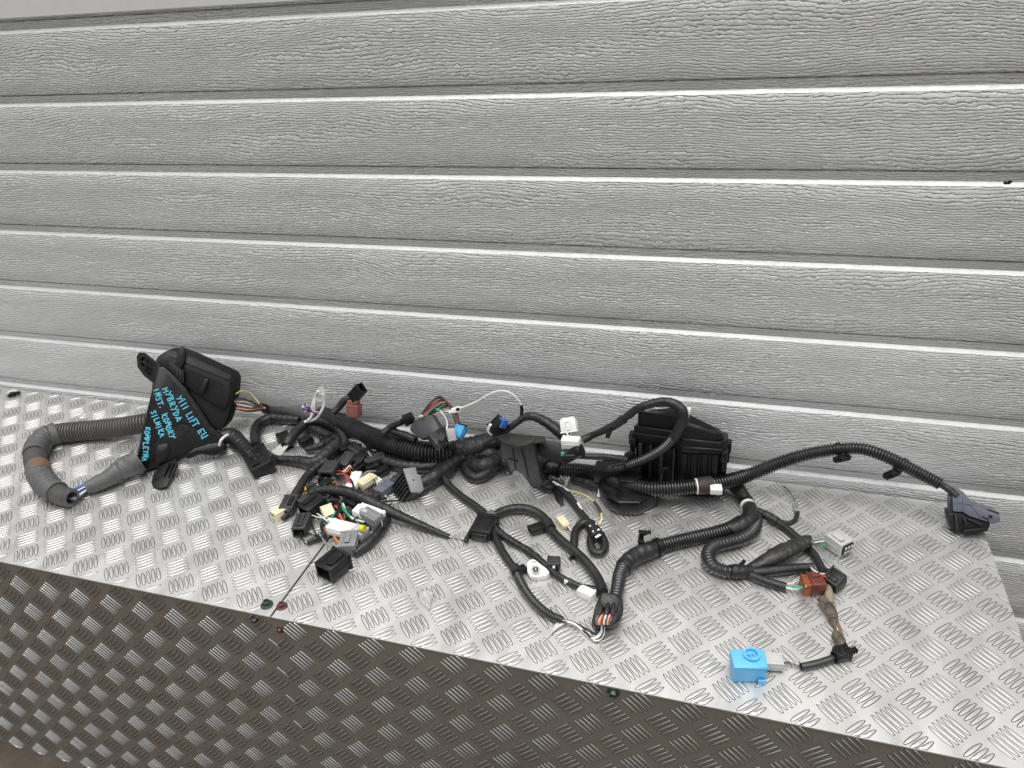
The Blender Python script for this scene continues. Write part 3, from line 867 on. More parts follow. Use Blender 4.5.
# coloured hank
wires([(337, 474, 12), (345, 475, 20), (350, 482, 18), (351.5, 492, 8)], ['red', 'black', 'brown', 'red', 'green', 'black', 'black'], 1.6, 2.2)
wires([(330, 483, 10), (336, 480, 14), (340, 486, 12), (344, 492, 8)], ['brown', 'black', 'black', 'orange', 'black'], 1.4, 2.4)
wires([(340, 474, 10), (346, 470, 14), (350, 466, 12), (351, 476, 8)], ['red', 'white', 'orange'], 1.5, 2.0)
conn((351, 490, 4), (358, 475, 8), 10, 9, 'white', 'block', label='small white connector')
conn((352.5, 486, 8), (356, 478.5, 10), 12, 4, 'lightgrey', 'block', ribs=False)
conn((360, 487, 3), (374, 478, 5), 11, 10, 'cream', 'block', label='cream connector', latch='cream')
conn((373, 484, 4), (381, 480, 4), 7, 5, 'white', 'block', label='small white connector')
wires([(352, 494, 4), (362, 489, 4), (371, 490, 4), (380, 486, 4)], ['brown', 'black', 'red', 'black', 'brown'], 1.5, 1.8)
conn((378, 494, 2), (391, 484, 2), 12, 9, 'bluegrey', 'block')
tube('cable', [(373, 499, 0, 7), (382, 492, 0, 8), (396, 480, 2, 9), (404, 474, 3, 9)], 'tape', 'tape')
# dark jumble beneath the trunk
for a, b, w_, h_, m_, st in (((340, 452, 2), (352, 446, 4), 12, 10, 'black', 'socket'), ((342, 468, 2), (352, 455, 8), 12, 10, 'darkgrey', 'pins'), ((357, 465, 2), (366, 453, 8), 11, 10, 'black', 'block'),
                             ((368, 463, 2), (385, 458, 4), 11, 10, 'darkgrey', 'block'), ((352, 474, 0), (362, 466, 2), 9, 8, 'black', 'socket'), ((282, 436, 0), (288, 446, 0), 11, 10, 'black', 'socket'), ((300, 444, 1), (312, 438, 3), 9, 8, 'black', 'block'),
                             ((322, 445, 2), (334, 439, 4), 10, 9, 'black', 'block')):
    conn(a, b, w_, h_, m_, st, latch='black' if st == 'socket' else None)
tube('cable', [(339, 446, 4, 6), (352, 440, 6, 7), (362, 446, 6, 7), (365, 458, 2, 6)], 'w_black', 'smooth')
wires([(345, 442, 14), (357, 440, 18), (364, 446, 16), (364, 456, 8)], ['grey', 'black', 'grey'], 1.8, 1.8)
wire([(373, 450, 14), (380, 451, 16), (383.5, 456, 10), (382, 463, 4)], 'white', 1.2)
conn((400, 464, 2), (411, 458, 4), 9, 6, 'lightgrey', 'pins', label='pale terminal block')
# finned grey control connector
pf = (at(413, 479, .036), Vector((.42, -.38, .82)).normalized())
gp = [(403, 468.5), (415.5, 466.8), (424, 489.5), (411, 492)]
dvm = at(391.5, 486, .012) - onto(403, 468.5, pf)
bm = slab(gp, pf, 1.0, -.001, dvm, .0012)
mod = obj('control_module', bm, M['black'], loom, smooth=40, label='black finned module with a grey cover')
bm = slab([(403, 468.5), (415.5, 466.8), (417.5, 473.5), (420.5, 475), (424, 489.5), (421, 492.2), (411, 492)], pf, .006, .0022, None, .0012)
obj('module_cover', bm, M['grey'], mod, smooth=40, label='mid grey cover')
bm = slab([(412.4, 479.2), (414, 478.8), (414.5, 480.6), (412.9, 481)], pf, .001, .0025, None, 0)
obj('dimple', bm, M['black'], mod)
bm = bmesh.new()
e0, e1 = onto(403, 468.5, pf), onto(411, 492, pf)
for t in (.12, .27, .42, .57, .72, .87):
    pa = e0.lerp(e1, t) + dvm * .08; pb = e0.lerp(e1, t) + dvm * .92
    sd2 = (e1 - e0).cross(dvm).normalized()
    if sd2.dot(CAM - pa) < 0: sd2 = -sd2
    add_box(bm, (pa + pb) / 2 + sd2 * .001, frame_of(pa, pb, 0, sd2), ((pb - pa).length, .0022, .006), .0005)
obj('fin', bm, M['darkgrey'], mod, smooth=40)
tube('taped_branch', [(420, 485, 2, 13), (432, 478, 3, 15), (446, 468, 4, 15), (460, 458, 5, 15), (474, 452, 6, 14)], 'tape', 'tape')
tube('taped_branch', [(412, 495, 0, 6), (424, 490, 0, 8), (438, 481, 0, 9), (452, 470, 2, 10)], 'tape', 'tape')
# long thin lead across the nest
tube('cable', [(309, 494, 8, 7), (320, 490.5, 12, 9), (334, 490, 16, 10), (350, 493, 16, 11), (366, 500, 14, 11.5), (384, 508.5, 10, 11), (404, 518, 5, 9.5), (424, 526.5, 2, 8), (438, 532.5, 0, 6.5), (449, 536.5, 0, 5)], 'tape', 'tape', label='long tapering taped lead')
wires([(447, 536, 1), (455, 537.5, 0), (463, 539, 0)], ['grey', 'white', 'grey'], 1.0, 1.6)
tube('conduit', [(330, 489, 20, 6), (345, 490, 22, 6.5), (358, 494, 21, 6.5), (372, 500, 18, 6)], 'conduit', 'corr', pitch=.0036)
# white blocks
conn((383, 520, 2), (358, 511, 8), 15, 12, 'white', 'block', label='white connector with grey flank', latch='lightgrey')
conn((380, 524, 0), (364, 515, 1), 12, 16, 'grey', 'pins', label='grey connector body')
conn((330, 526, 10), (358, 533, 8), 15, 9, 'white', 'block', label='long white connector block', latch='white')
for q in ((331, 522.5), (329.5, 529.5)):
    conn((q[0] + 5, q[1] + 1, 10), (q[0] - 2.5, q[1] - 1, 10), 3.6, 8, 'white', 'block', ribs=False, name='locking_prong')
conn((366, 536, 2), (354, 531, 4), 12, 12, 'lightgrey', 'pins', label='pale grey connector')
tube('plug', [(360, 528, 24, 7), (364.5, 528.8, 24, 7.5)], 'yellow', 'smooth', label='yellow plug')
conn((351, 535, 3), (347, 551, 2), 17, 13, 'grey', 'block', label='mid grey connector', latch='grey')
conn((342, 551, 2), (339, 546, 2), 4, 4, 'white', 'block', ribs=False, name='terminal')
wires([(336, 506, 12), (341, 518, 12), (349, 524, 12), (361, 526.5, 14)], ['red', 'black', 'red', 'brown', 'orange', 'black'], 1.7, 2.2)
wires([(343, 503, 14), (346, 512, 15), (353, 519, 14), (364, 522, 12)], ['green', 'green', 'white', 'green'], 1.7, 2.0)
wires([(334, 536, 6), (336, 540, 4), (340, 545, 2)], ['orange', 'red', 'orange'], 2.2, 2.0)
conn((344, 556.5, 0), (323.5, 573.5, 0), 23, 18, 'black', 'socket', latch='black', label='large open black connector')
wires([(350, 552, 4), (346, 555, 5), (342, 559, 6)], ['green', 'white', 'green'], 1.5, 2.0)
tube('cable', [(388, 519, 0, 8), (383, 527, 0, 9), (375, 537, 0, 10), (365, 546, 0, 10), (354, 554, 0, 8)], 'tape', 'tape')
tube('cable', [(386, 521, 4, 4), (378, 532, 4, 4), (367, 543, 4, 4)], 'w_black', 'smooth')
tube('cable', [(328, 503, 4, 6), (336, 516, 2, 7), (347, 528, 0, 7), (362, 541, 0, 6)], 'tape', 'tape')
tube('cable', [(333, 500, 6, 5), (345, 512, 6, 6), (352, 520, 3, 6), (370, 529, 0, 5)], 'w_black', 'smooth')
tube('cable', [(318, 497, 4, 6), (330, 500, 4, 7), (346, 506, 2, 7), (362, 513, 0, 6)], 'tape', 'tape')
conn((340, 512, 4), (330, 520, 2), 10, 9, 'black', 'socket')

rw = random.Random(21)
for k in range(56):
    cx_, cy_ = rw.uniform(312, 386), rw.uniform(474, 540)
    a_ = rw.uniform(0, 6.28); L_ = rw.uniform(7, 17); b_ = rw.uniform(-9, 9)
    dx_, dy_ = math.cos(a_) * L_, math.sin(a_) * L_ * .7
    wire([(cx_ - dx_, cy_ - dy_, rw.uniform(2, 10)), (cx_ + b_ * .4, cy_ + b_ * .5, rw.uniform(8, 22)), (cx_ + dx_, cy_ + dy_, rw.uniform(1, 8))],
         rw.choice(['black', 'black', 'black', 'black', 'black', 'black', 'grey', 'brown', 'white', 'green']), rw.uniform(1.1, 2.0))
for k in range(16):
    cx_, cy_ = rw.uniform(318, 384), rw.uniform(440, 468)
    a_ = rw.uniform(0, 6.28); L_ = rw.uniform(6, 14)
    dx_, dy_ = math.cos(a_) * L_, math.sin(a_) * L_ * .6
    wire([(cx_ - dx_, cy_ - dy_, 4), (cx_, cy_ + rw.uniform(-4, 4), rw.uniform(12, 24)), (cx_ + dx_, cy_ + dy_, 4)], rw.choice(['black', 'black', 'black', 'grey']), rw.uniform(1.2, 2.4))
for a, b, w_, h_, m_, st in (((322, 487, 4), (332, 481, 6), 9, 8, 'black', 'block'), ((366, 470, 2), (378, 466, 4), 9, 8, 'black', 'socket'), ((345, 500, 10), (357, 505, 10), 9, 6, 'black', 'block'),
                             ((366, 500, 0), (378, 504, 0), 10, 8, 'black', 'socket'), ((310, 487, 0), (318, 492, 4), 8, 8, 'darkgrey', 'block')):
    conn(a, b, w_, h_, m_, st)

for pts in ([(330, 452, 0, 7), (342, 447, 6, 8), (356, 452, 8, 8), (368, 462, 2, 7)], [(336, 470, 2, 6), (348, 462, 8, 7), (362, 460, 8, 7), (376, 468, 2, 6)], [(350, 474, 0, 6), (358, 464, 8, 6), (372, 456, 8, 7), (388, 462, 2, 6)],
            [(318, 470, 2, 5), (330, 486, 6, 6), (338, 500, 4, 5)]):
    tube('cable', pts, 'tape', 'tape')
for a, b, w_, h_, m_, st in (((376, 474, 2), (388, 468, 4), 8, 7, 'black', 'block'), ((328, 470, 0), (322, 482, 2), 9, 8, 'black', 'socket'), ((352, 512, 2), (342, 520, 2), 8, 7, 'darkgrey', 'pins')):
    conn(a, b, w_, h_, m_, st)

# ================================================================== centre: relay, joint bracket, coils of tape
PRl = (aty(424, 424, 4.0 * U), Vector((-.15, -.62, .77)).normalized())
bm = slab([(409, 430), (413, 421), (427, 414), (432, 414), (440, 428), (438, 433), (428, 437), (421, 440)], PRl, .022, 0, Vector((0, .8, -.6)), .003)
obj('relay', bm, M['darkgrey'], loom, smooth=40, label='smooth dark grey relay tile')
conn((441, 446, ('y', 3.3)), (432, 435, ('y', 3.6)), 10, 9, 'darkgrey', 'block', name='cable_sleeve')
conn((447, 440, ('y', 3.6)), (440, 431, ('y', 3.8)), 9, 10, 'black', 'pins')
conn((404, 421, ('y', 4.2)), (413, 417, ('y', 4.3)), 9, 9, 'black', 'pins')
tube('cable', [(383, 434, ('y', 4.0), 7), (391, 427, ('y', 4.2), 7), (402, 422, ('y', 4.2), 6)], 'tape', 'tape')
tube('cable', [(392, 431, ('y', 4.2), 7), (404, 435, ('y', 4.1), 8), (416, 440, ('y', 4.0), 8)], 'tape', 'tape')
wires([(424, 416, ('y', 4.2)), (430, 410, ('y', 4.4)), (438, 404, ('y', 4.6)), (445, 401, ('y', 4.7)), (450, 405, ('y', 4.6)), (454, 412, ('y', 4.5)), (458, 425, ('y', 4.2))],
      ['black', 'black', 'red', 'black', 'green', 'black', 'brown', 'black', 'black'], 1.7, 1.9)
wires([(425, 416, ('y', 4.2)), (431, 409, ('y', 4.35)), (440, 403, ('y', 4.5)), (447, 402, ('y', 4.6))], ['red', 'green'], 1.6, 1.6)
wires([(423, 416, ('y', 4.1)), (419.5, 416.5, ('y', 4.1))], ['white', 'white', 'yellow'], 1.6, 1.8)
wire([(438, 409, ('y', 4.4)), (443, 414, ('y', 4.3)), (447, 422, ('y', 4.2)), (446.5, 433, ('y', 3.9))], 'white', 1.6)
wire([(440, 408, ('y', 4.4)), (438, 411, ('y', 4.35)), (436, 409, ('y', 4.4))], 'green', 2.0)
conn((452, 440, ('y', 3.6)), (450, 429, ('y', 3.7)), 8, 9, 'lightgrey', 'block', label='small light grey connector')
conn((462, 426.5, ('y', 4.1)), (457, 438, ('y', 3.8)), 10, 9, 'cyan', 'block', label='bright blue connector')
conn((463, 424, ('y', 4.2)), (461, 430, ('y', 4.1)), 7, 6, 'black', 'block')
bm = bmesh.new()
pe = (aty(457, 409, 4.5 * U), (CAM - aty(457, 409, 4.5 * U)).normalized())
bm = slab([(448, 412.5), (452, 408), (458, 406), (462, 407), (462, 411), (456, 413), (450, 413.5)], pe, .003, 0, None, .001)
lug_ = obj('earth_eyelet', bm, M['white'], loom, smooth=40, label='white crimped eyelet')
bm = slab([(455.5, 409.5), (457, 407.5), (459, 407.6), (460, 409.2), (458.5, 411), (456.5, 411)], pe, .002, .0008, None, 0)
obj('eyelet_hole', bm, M['black'], lug_)
wire([(446, 411.5, ('y', 4.5)), (449, 411, ('y', 4.5)), (453, 411.5, ('y', 4.5))], 'white', 2.2)
wire([(460, 408.5, ('y', 4.5)), (468, 405.5, ('y', 4.5)), (478, 401, ('y', 4.5)), (487, 395.5, ('y', 4.5)), (496, 391.8, ('y', 4.5)), (504, 391, ('y', 4.5)), (512, 394, ('y', 4.5)), (518, 399.5, ('y', 4.5)), (521.5, 406, ('y', 4.5))], 'white', 2.2)
tube('sleeve', [(521.3, 405, ('y', 4.5), 3.2), (521.8, 411, ('y', 4.5), 3.4), (521, 418, ('y', 4.4), 3.6)], 'black', 'smooth')
tube('taped_branch', [(488, 441, ('y', 3.9), 8), (498, 436, ('y', 4.0), 8), (507, 429.5, ('y', 4.2), 7), (517, 422.5, ('y', 4.3), 6.5), (524, 417.5, ('y', 4.4), 7.5), (533, 416.5, ('y', 4.4), 9), (543, 420.5, ('y', 4.4), 10), (553, 427, ('y', 4.3), 11), (562, 434, ('y', 4.2), 12), (568, 439, ('y', 4.1), 11)], 'tape', 'tape')
conn((492, 432, ('y', 4.0)), (504, 420, ('y', 4.2)), 14, 12, 'black', 'socket')
conn((501, 427, ('y', 4.0)), (504.5, 419, ('y', 4.1)), 8, 7, 'bluepart', 'block', ribs=False, label='blue lock piece')
tube('cable_tie', [(490.5, 424.5, ('y', 3.9), 3.2), (488.3, 430, ('y', 3.9), 3.6), (492, 434.5, ('y', 3.9), 3.2)], 'white', 'smooth', label='white clip')
conn((570, 433, ('y', 4.1)), (568, 419, ('y', 4.3)), 16, 12, 'white', 'block', label='white connector with coloured wires', latch='white', up=Vector((.1, -1, .3)))
wires([(568, 433, ('y', 4.0)), (570, 437, ('y', 3.9)), (573, 440, ('y', 3.8))], ['white', 'yellow', 'black', 'yellow', 'white'], 1.5, 2.4)
conn((562, 442, ('y', 3.7)), (580, 443, ('y', 3.7)), 10, 10, 'white', 'pins', label='lower white connector')
# joint bracket
PJ = plane3(at(520, 484, .004), at(551, 491, .004), aty(528, 442, 3.1 * U))
bm = slab([(500, 441), (508, 443.5), (516, 446), (525, 445), (533, 441.5), (536, 458), (540, 476), (543, 484), (548, 486), (547, 491), (535, 489), (530, 486), (524, 476), (515, 471), (510, 473), (507, 460), (501, 458)], PJ, .012, 0, None, .002)
br = obj('bracket', bm, M['darkgrey'], loom, smooth=40, label='dark grey cable bracket')
pt_ = plane3(aty(500, 440, 3.15 * U), aty(533, 441, 3.1 * U), aty(518, 432, 3.9 * U))
bm = slab([(496, 436), (510, 433), (545, 436.5), (546, 441), (534, 441.2), (525, 445), (516, 446), (503, 442)], pt_, .004, 0, None, .001)
obj('bracket_top', bm, M['tape_olive'], br, smooth=40, label='dust covered upper face')
bm = bmesh.new()
for a, b in (((512, 448), (515, 470)), ((521, 449), (528, 478)), ((508, 459), (518, 462))):
    pa, pb = onto(*a, PJ, .001), onto(*b, PJ, .001)
    add_box(bm, (pa + pb) / 2, frame_of(pa, pb, 0, PJ[1]), ((pb - pa).length, .0022, .0022), .0005)
obj('bracket_rib', bm, M['darkgrey'], br, smooth=40)
pw_ = plane3(aty(536, 450, 3.4 * U), aty(575, 445, 3.7 * U), aty(560, 470, 3.2 * U))
bm = slab([(534, 444), (546, 440), (562, 443), (577, 447), (578, 458), (566, 464), (552, 461), (540, 456)], pw_, .010, 0, None, .002)
wing = obj('bracket_wing', bm, M['black'], br, smooth=40)
bm = slab([(561, 452), (564, 451.5), (565, 454), (563.5, 456.5), (561, 456)], pw_, .003, .0015, None, .0005)
obj('paint_dot', bm, M['w_green'], wing, label='green dot')
tube('grommet', [(571, 454, ('y', 3.55), 11), (579, 451, ('y', 3.6), 15), (582, 450, ('y', 3.6), 13)], 'black', 'smooth')
tube('cable', [(563, 456.5, ('y', 3.4), 5), (575, 456, ('y', 3.45), 5.5)], 'black', 'smooth')
# coils of tape left of the bracket
tube('taped_branch', [(450, 452, 8, 20), (462, 450, 10, 22), (475, 447, 12, 22), (488, 443, 14, 20), (503, 441, 14, 17), (514, 447, 12, 16)], 'tape', 'tape')
tube('taped_branch', [(440, 463, 3, 13), (455, 459, 4, 16), (470, 455, 6, 17), (486, 454, 6, 16), (500, 460, 5, 15), (512, 466, 4, 15)], 'tape', 'tape')
tube('cable', [(465, 463, 2, 11), (468, 473, 0, 11), (476, 478, 0, 11), (486, 474, 0, 12), (494, 466, 2, 12)], 'tape', 'smooth')
tube('taped_branch', [(470, 464, 2, 15), (482, 467, 2, 18), (495, 462, 4, 17), (506, 452, 8, 14)], 'tape', 'tape')
tube('cable', [(468, 447, 18, 8), (476, 441, 20, 9), (486, 438.5, 18, 9), (492, 442, 14, 8)], 'tape', 'tape')
conn((484, 447, 16), (492, 438, 20), 9, 8, 'bluegrey', 'pins', ribs=False)
wires([(499, 456, 8), (503, 463, 6), (506, 469, 3), (508, 473, 1)], ['white', 'grey', 'white', 'yellow'], 1.4, 1.8)
tube('trunk', [(530, 452, 10, 14), (540, 461, 9, 15), (550, 467, 8, 15), (560, 469, 8, 15)], 'tape', 'tape')
for p, q in (((545, 464), (549, 467)), ((556, 468.5), (560, 469.5))): band(p, q, 16, 'black', 'cable_tie', 7)
tube('cable_clip', [(543, 486, 1, 9), (549, 488, 1, 10), (555, 485, 2, 8)], 'black', 'smooth')
tube('clip_stem', [(549, 467, 6, 5), (546, 477, 4, 5), (544, 486, 2, 5)], 'black', 'smooth')
PBl = (at(557, 498, .002), Vector((-.2, -.3, .93)).normalized())
bm = slab([(552, 486), (561, 490), (563.5, 504), (561, 507.5), (557.5, 506), (554, 494)], PBl, .004, .002, None, .0012)
obj('strap_end', bm, M['black'], loom, smooth=40)

# ================================================================== right trunk and long arched conduit
tube('conduit', [(552, 469.5, 8, 14), (568, 470, 8, 15), (587, 471.5, 8, 15), (604, 476.5, 11, 15.5), (624, 484, 16, 16), (647, 489, 20, 16.5), (673, 488.5, 23, 16), (695, 486, 25, 15), (722, 482.5, 26, 15), (750, 474.5, ('y', 4.55), 14.5), (779, 463, ('y', 4.7), 14),
                 (809, 454, ('y', 4.8), 13.5), (839, 449.3, ('y', 4.85), 13), (862, 449, ('y', 4.85), 13), (886, 456.5, ('y', 4.8), 13), (910, 468.5, ('y', 4.75), 13), (940, 484, ('y', 4.65), 12.5)], 'conduit', 'corr', hollow=3, pitch=.0046, label='long black corrugated tube arching to the right')
tube('cable', [(556, 466, 22, 5), (575, 466, 24, 5), (596, 468, 22, 5), (615, 470, 18, 5)], 'tape', 'tape')
tube('tape_band', [(697.5, 486.2, 24, 17.5), (704, 485.6, 24.2, 18), (711.5, 484.4, 24.5, 17.5)], 'browntape', 'smooth', label='dark brown tape band')
tube('tape_band', [(695.6, 486.4, 24.5, 16.2), (697.4, 486.2, 24.5, 16.4)], 'white', 'smooth', label='narrow white band')
conn((710, 489, 38), (722, 489.5, 38), 10.5, 6, 'white', 'block', ribs=False, name='cable_clip', label='white rounded clip')
clip(aty(844, 458, 4.6 * U), .020, 'black', yaw=-2.6)
clip(aty(894, 473, 4.5 * U), .022, 'black', yaw=-2.4)
for p in (((836, 449.6), (841, 449.2)), ((901, 463.5), (905, 466))):
    tube('cable_tie', [(p[0][0], p[0][1], ('y', 4.83), 14.2), (p[1][0], p[1][1], ('y', 4.83), 14.2)], 'black', 'smooth')
tube('cable', [(937, 482.5, ('y', 4.66), 7), (945, 487, ('y', 4.6), 6.5), (952, 492, ('y', 4.5), 7), (957, 497, ('y', 4.4), 7)], 'tape', 'tape')
# grey connector on the right corner
PG = plane3(at(950, 532, .012), at(985, 532, .010), aty(962, 494, 4.45 * U))
bm = slab([(953, 493.5), (958, 493), (963, 495.5), (969, 499), (973, 506), (985, 510), (1000, 515), (1001, 522), (993, 524.5), (985, 521.5), (970, 517), (963, 512.5), (953, 512), (952.6, 500)], PG, .030, 0, Vector((0, .9, -.25)).normalized(), .0025)
gc = obj('connector', bm, M['bluegrey'], loom, smooth=40, label='blue grey lever connector on the right bench corner')
bm = slab([(947.5, 497), (953, 493.5), (952.6, 500), (953, 512), (948.5, 513.5), (947, 505)], (PG[0] - PG[1] * .004, PG[1]), .02, 0, Vector((.2, .9, -.2)).normalized(), .0015)
obj('wire_shroud', bm, M['darkgrey'], gc, smooth=40)
bm = slab([(948, 513.5), (953, 512), (963, 512.5), (970, 517), (985, 521.5), (991, 524), (988, 531), (965, 533), (952, 532), (949, 522)], (PG[0] - PG[1] * .003, PG[1]), .028, 0, Vector((0, .9, -.3)).normalized(), .002)
obj('connector_body', bm, M['black'], gc, smooth=40)
bm = slab([(963, 530), (975, 528.5), (988, 527), (988.5, 531), (976, 533), (965, 534)], PG, .006, .0035, None, .0015)
obj('seal_rail', bm, M['black'], gc, smooth=40)
bm = bmesh.new()
for a, b in (((955, 514), (957, 530)), ((964, 518), (966, 525)), ((968, 519), (981, 525))):
    pa, pb = onto(*a, PG, .000), onto(*b, PG, .000)
    add_box(bm, (pa + pb) / 2, frame_of(pa, pb, 0, PG[1]), ((pb - pa).length, .0018, .003), .0005)
obj('body_rib', bm, M['darkgrey'], gc, smooth=40)
bm = bmesh.new()
for pts in ([(989, 515), (992.5, 515.5), (992.5, 518.5), (989, 518)], [(982, 516), (989, 519), (989, 521.5), (988, 521.5), (987.5, 520), (982, 517.2)]):
    slab(pts, PG, .002, .0006, None, 0, bm)
obj('lever_slot', bm, M['black'], gc)
bm = bmesh.new()
for a, b in (((954, 502.5), (963, 503)), ((963, 503), (972, 505)), ((963, 496), (963, 512)), ((972, 506), (981, 518))):
    pa, pb = onto(*a, PG, .0), onto(*b, PG, .0)
    add_box(bm, (pa + pb) / 2, frame_of(pa, pb, 0, PG[1]), ((pb - pa).length, .0012, .0022), .0004)
obj('lever_seam', bm, M['bluegrey'], gc, smooth=40)
bm = slab([(988, 509), (999, 512.5), (1000, 514.5), (996, 514.5), (988, 511)], PG, .01, -.002, None, .0008)
obj('release_tab', bm, M['black'], gc, smooth=40)

# ================================================================== right relay box
def pu(x, y, z): return Vector((x, y, z)) * U
def prism(plan, z0, z1, bev, top=None):
    b2 = bmesh.new()
    lo = [b2.verts.new(pu(x, y, z0)) for x, y in plan]
    hi = [b2.verts.new(pu(x, y, z1 if top is None else top[i])) for i, (x, y) in enumerate(plan)]
    n = len(plan)
    b2.faces.new(lo[::-1]); b2.faces.new(hi)
    for i in range(n): b2.faces.new((lo[i], lo[(i + 1) % n], hi[(i + 1) % n], hi[i]))
    bmesh.ops.recalc_face_normals(b2, faces=b2.faces)
    bmesh.ops.bevel(b2, geom=b2.edges[:], offset=bev, segments=2, affect='EDGES', profile=.5, clamp_overlap=True)
    return b2
body = [(-.92, 4.35), (.10, 4.27), (.34, 4.12), (1.28, 4.22), (1.42, 4.42), (1.42, 5.0), (-.92, 5.0)]
rb = obj('relay_box', prism(body, .0, 1.6, .003), M['black'], loom, smooth=40, label='tall black relay box with a stepped lid')
rimp = [(-1.02, 4.28), (.12, 4.18), (.36, 4.02), (1.36, 4.14), (1.50, 4.38), (1.50, 5.08), (-1.02, 5.08)]
obj('lid_rim', prism(rimp, 1.50, 1.66, .002, [1.80, 1.80, 1.66, 1.66, 1.66, 1.58, 1.60]), M['black'], rb, smooth=40)
rimq = [(-.98, 4.31), (.11, 4.21), (.36, 4.06), (1.33, 4.17), (1.47, 4.40), (1.47, 5.05), (-.98, 5.05)]
obj('lid_rim', prism(rimq, 1.52, 1.9, .002, [2.00, 2.00, 1.90, 1.84, 1.82, 1.64, 1.68]), M['black'], rb, smooth=40)
lidp = [(-.90, 4.38), (.10, 4.28), (.34, 4.12), (1.26, 4.24), (1.40, 4.46), (1.40, 4.92), (.0, 4.95), (-.90, 4.92)]
obj('lid', prism(lidp, 1.55, 2.4, .009, [2.46, 2.48, 2.32, 2.12, 2.02, 1.72, 2.22, 2.10]), M['black'], rb, smooth=40)
bm = bmesh.new()
AXZ = (Vector((1, 0, 0)), Vector((0, 1, 0)), Vector((0, 0, 1)))
for k in range(7):
    t = k / 6
    add_box(bm, pu(.42 + t * .80, 4.115 + .09 * t, .82), AXZ, (.0045 if k % 2 else .010, .012, 1.3 * U), .001)
obj('body_rib', bm, M['black'], rb, smooth=40)
bm = bmesh.new()
for x_, y_, w2 in ((-.78, 4.32, .10), (-.5, 4.30, .05), (-.2, 4.28, .10), (.14, 4.22, .05)):
    add_box(bm, pu(x_, y_, .82), AXZ, (w2 * U, .012, 1.35 * U), .001)
obj('body_rib', bm, M['darkgrey'], rb, smooth=40)
for x_, y_, z_ in ((-1.04, 4.5, 1.5), (1.52, 4.6, 1.5), (1.44, 4.22, 1.45), (-.98, 4.28, 1.5)):
    bm = bmesh.new()
    add_box(bm, pu(x_, y_, z_), AXZ, (.010, .016, .020), .002); add_box(bm, pu(x_, y_, z_ - .32), AXZ, (.007, .009, .024), .0015)
    obj('locking_clip', bm, M['black'], rb, smooth=40)
bm = bmesh.new()
add_box(bm, pu(1.46, 4.5, .75), AXZ, (.008, .02, 1.4 * U), .002); add_box(bm, pu(1.47, 4.85, .75), AXZ, (.008, .015, 1.4 * U), .002)
obj('side_rail', bm, M['black'], rb, smooth=40)
bm = prism([(-1.85, 3.75), (-1.74, 3.43), (-1.45, 3.05), (-1.11, 2.86), (-.59, 2.97), (-.16, 3.45), (-.15, 4.2), (-1.8, 4.2)], .02, .48, .006)
obj('base_flange', bm, M['cover'], rb, smooth=40)
bm = prism([(-1.35, 3.75), (-1.2, 3.5), (-.8, 3.5), (-.62, 3.9), (-1.3, 4.1)], .28, .72, .003)
obj('inlet', bm, M['black'], rb, smooth=40)
bm = bmesh.new()
add_box(bm, pu(-1.05, 4.05, .85), AXZ, (.045, .03, .022), .003); add_box(bm, pu(-1.6, 4.0, .55), AXZ, (.05, .03, .03), .004)
obj('inlet_housing', bm, M['black'], rb, smooth=40)
pa, pb = aty(659, 482, 4.08 * U), aty(664, 468, 4.08 * U)
bm = bmesh.new(); add_box(bm, (pa + pb) / 2, frame_of(pa, pb, 0, Vector((0, -1, 0))), ((pb - pa).length, .004, .004), .001)
pa, pb = aty(662, 468.5, 4.08 * U), aty(668, 468, 4.08 * U); add_box(bm, (pa + pb) / 2, frame_of(pa, pb, 0, Vector((0, -1, 0))), ((pb - pa).length, .003, .004), .001)
obj('wire_bracket', bm, M['tape_olive'], rb, smooth=40)
# cable looping over the relay box
tube('conduit', [(604, 471.5, 12, 9), (616, 468.5, ('y', 3.75), 9.5), (627, 465.8, ('y', 3.8), 9.5), (647, 458, ('y', 3.82), 10), (663, 448.5, ('y', 3.82), 10), (675, 436.5, ('y', 3.8), 10.3)], 'conduit', 'corr', pitch=.0042)
tube('cable', [(674, 438, ('y', 3.8), 10), (680, 427, ('y', 3.8), 10.5), (683.5, 417, ('y', 3.85), 10.5), (681.5, 410, ('y', 3.9), 10.3), (676, 405, ('y', 4.0), 10), (668, 402, ('y', 4.05), 9.5), (657, 402.5, ('y', 4.05), 9), (645, 405.8, ('y', 4.0), 8.5), (635, 410.5, ('y', 4.0), 8),
               (626, 417, ('y', 4.0), 7.5), (616, 424, ('y', 4.0), 7), (604, 430.3, ('y', 4.0), 7), (593, 435, ('y', 4.1), 7), (583, 440, ('y', 4.0), 8)], 'tape', 'tape')
tube('tape_wrap', [(624, 419, ('y', 4.0), 9), (615, 425, ('y', 4.0), 8.5), (606, 429.6, ('y', 4.0), 8.5)], 'tape', 'tape')
clip(aty(609, 433, 3.8 * U), .014, 'black', yaw=-1.6)
conn((687, 417, ('y', 3.95)), (689, 409, ('y', 3.95)), 5, 4, 'white', 'block', ribs=False, name='cable_clip', label='small white clip behind the lid')
tube('cable', [(578, 456, ('y', 3.6), 6), (592, 456.5, ('y', 3.7), 6), (608, 457, ('y', 3.7), 6), (628, 460, ('y', 3.6), 6)], 'tape', 'tape')
conn((603, 466, 16), (622, 463, 18), 9, 8, 'black', 'block')
conn((626, 458, ('y', 4.1)), (634, 455, ('y', 4.1)), 8, 8, 'black', 'block')
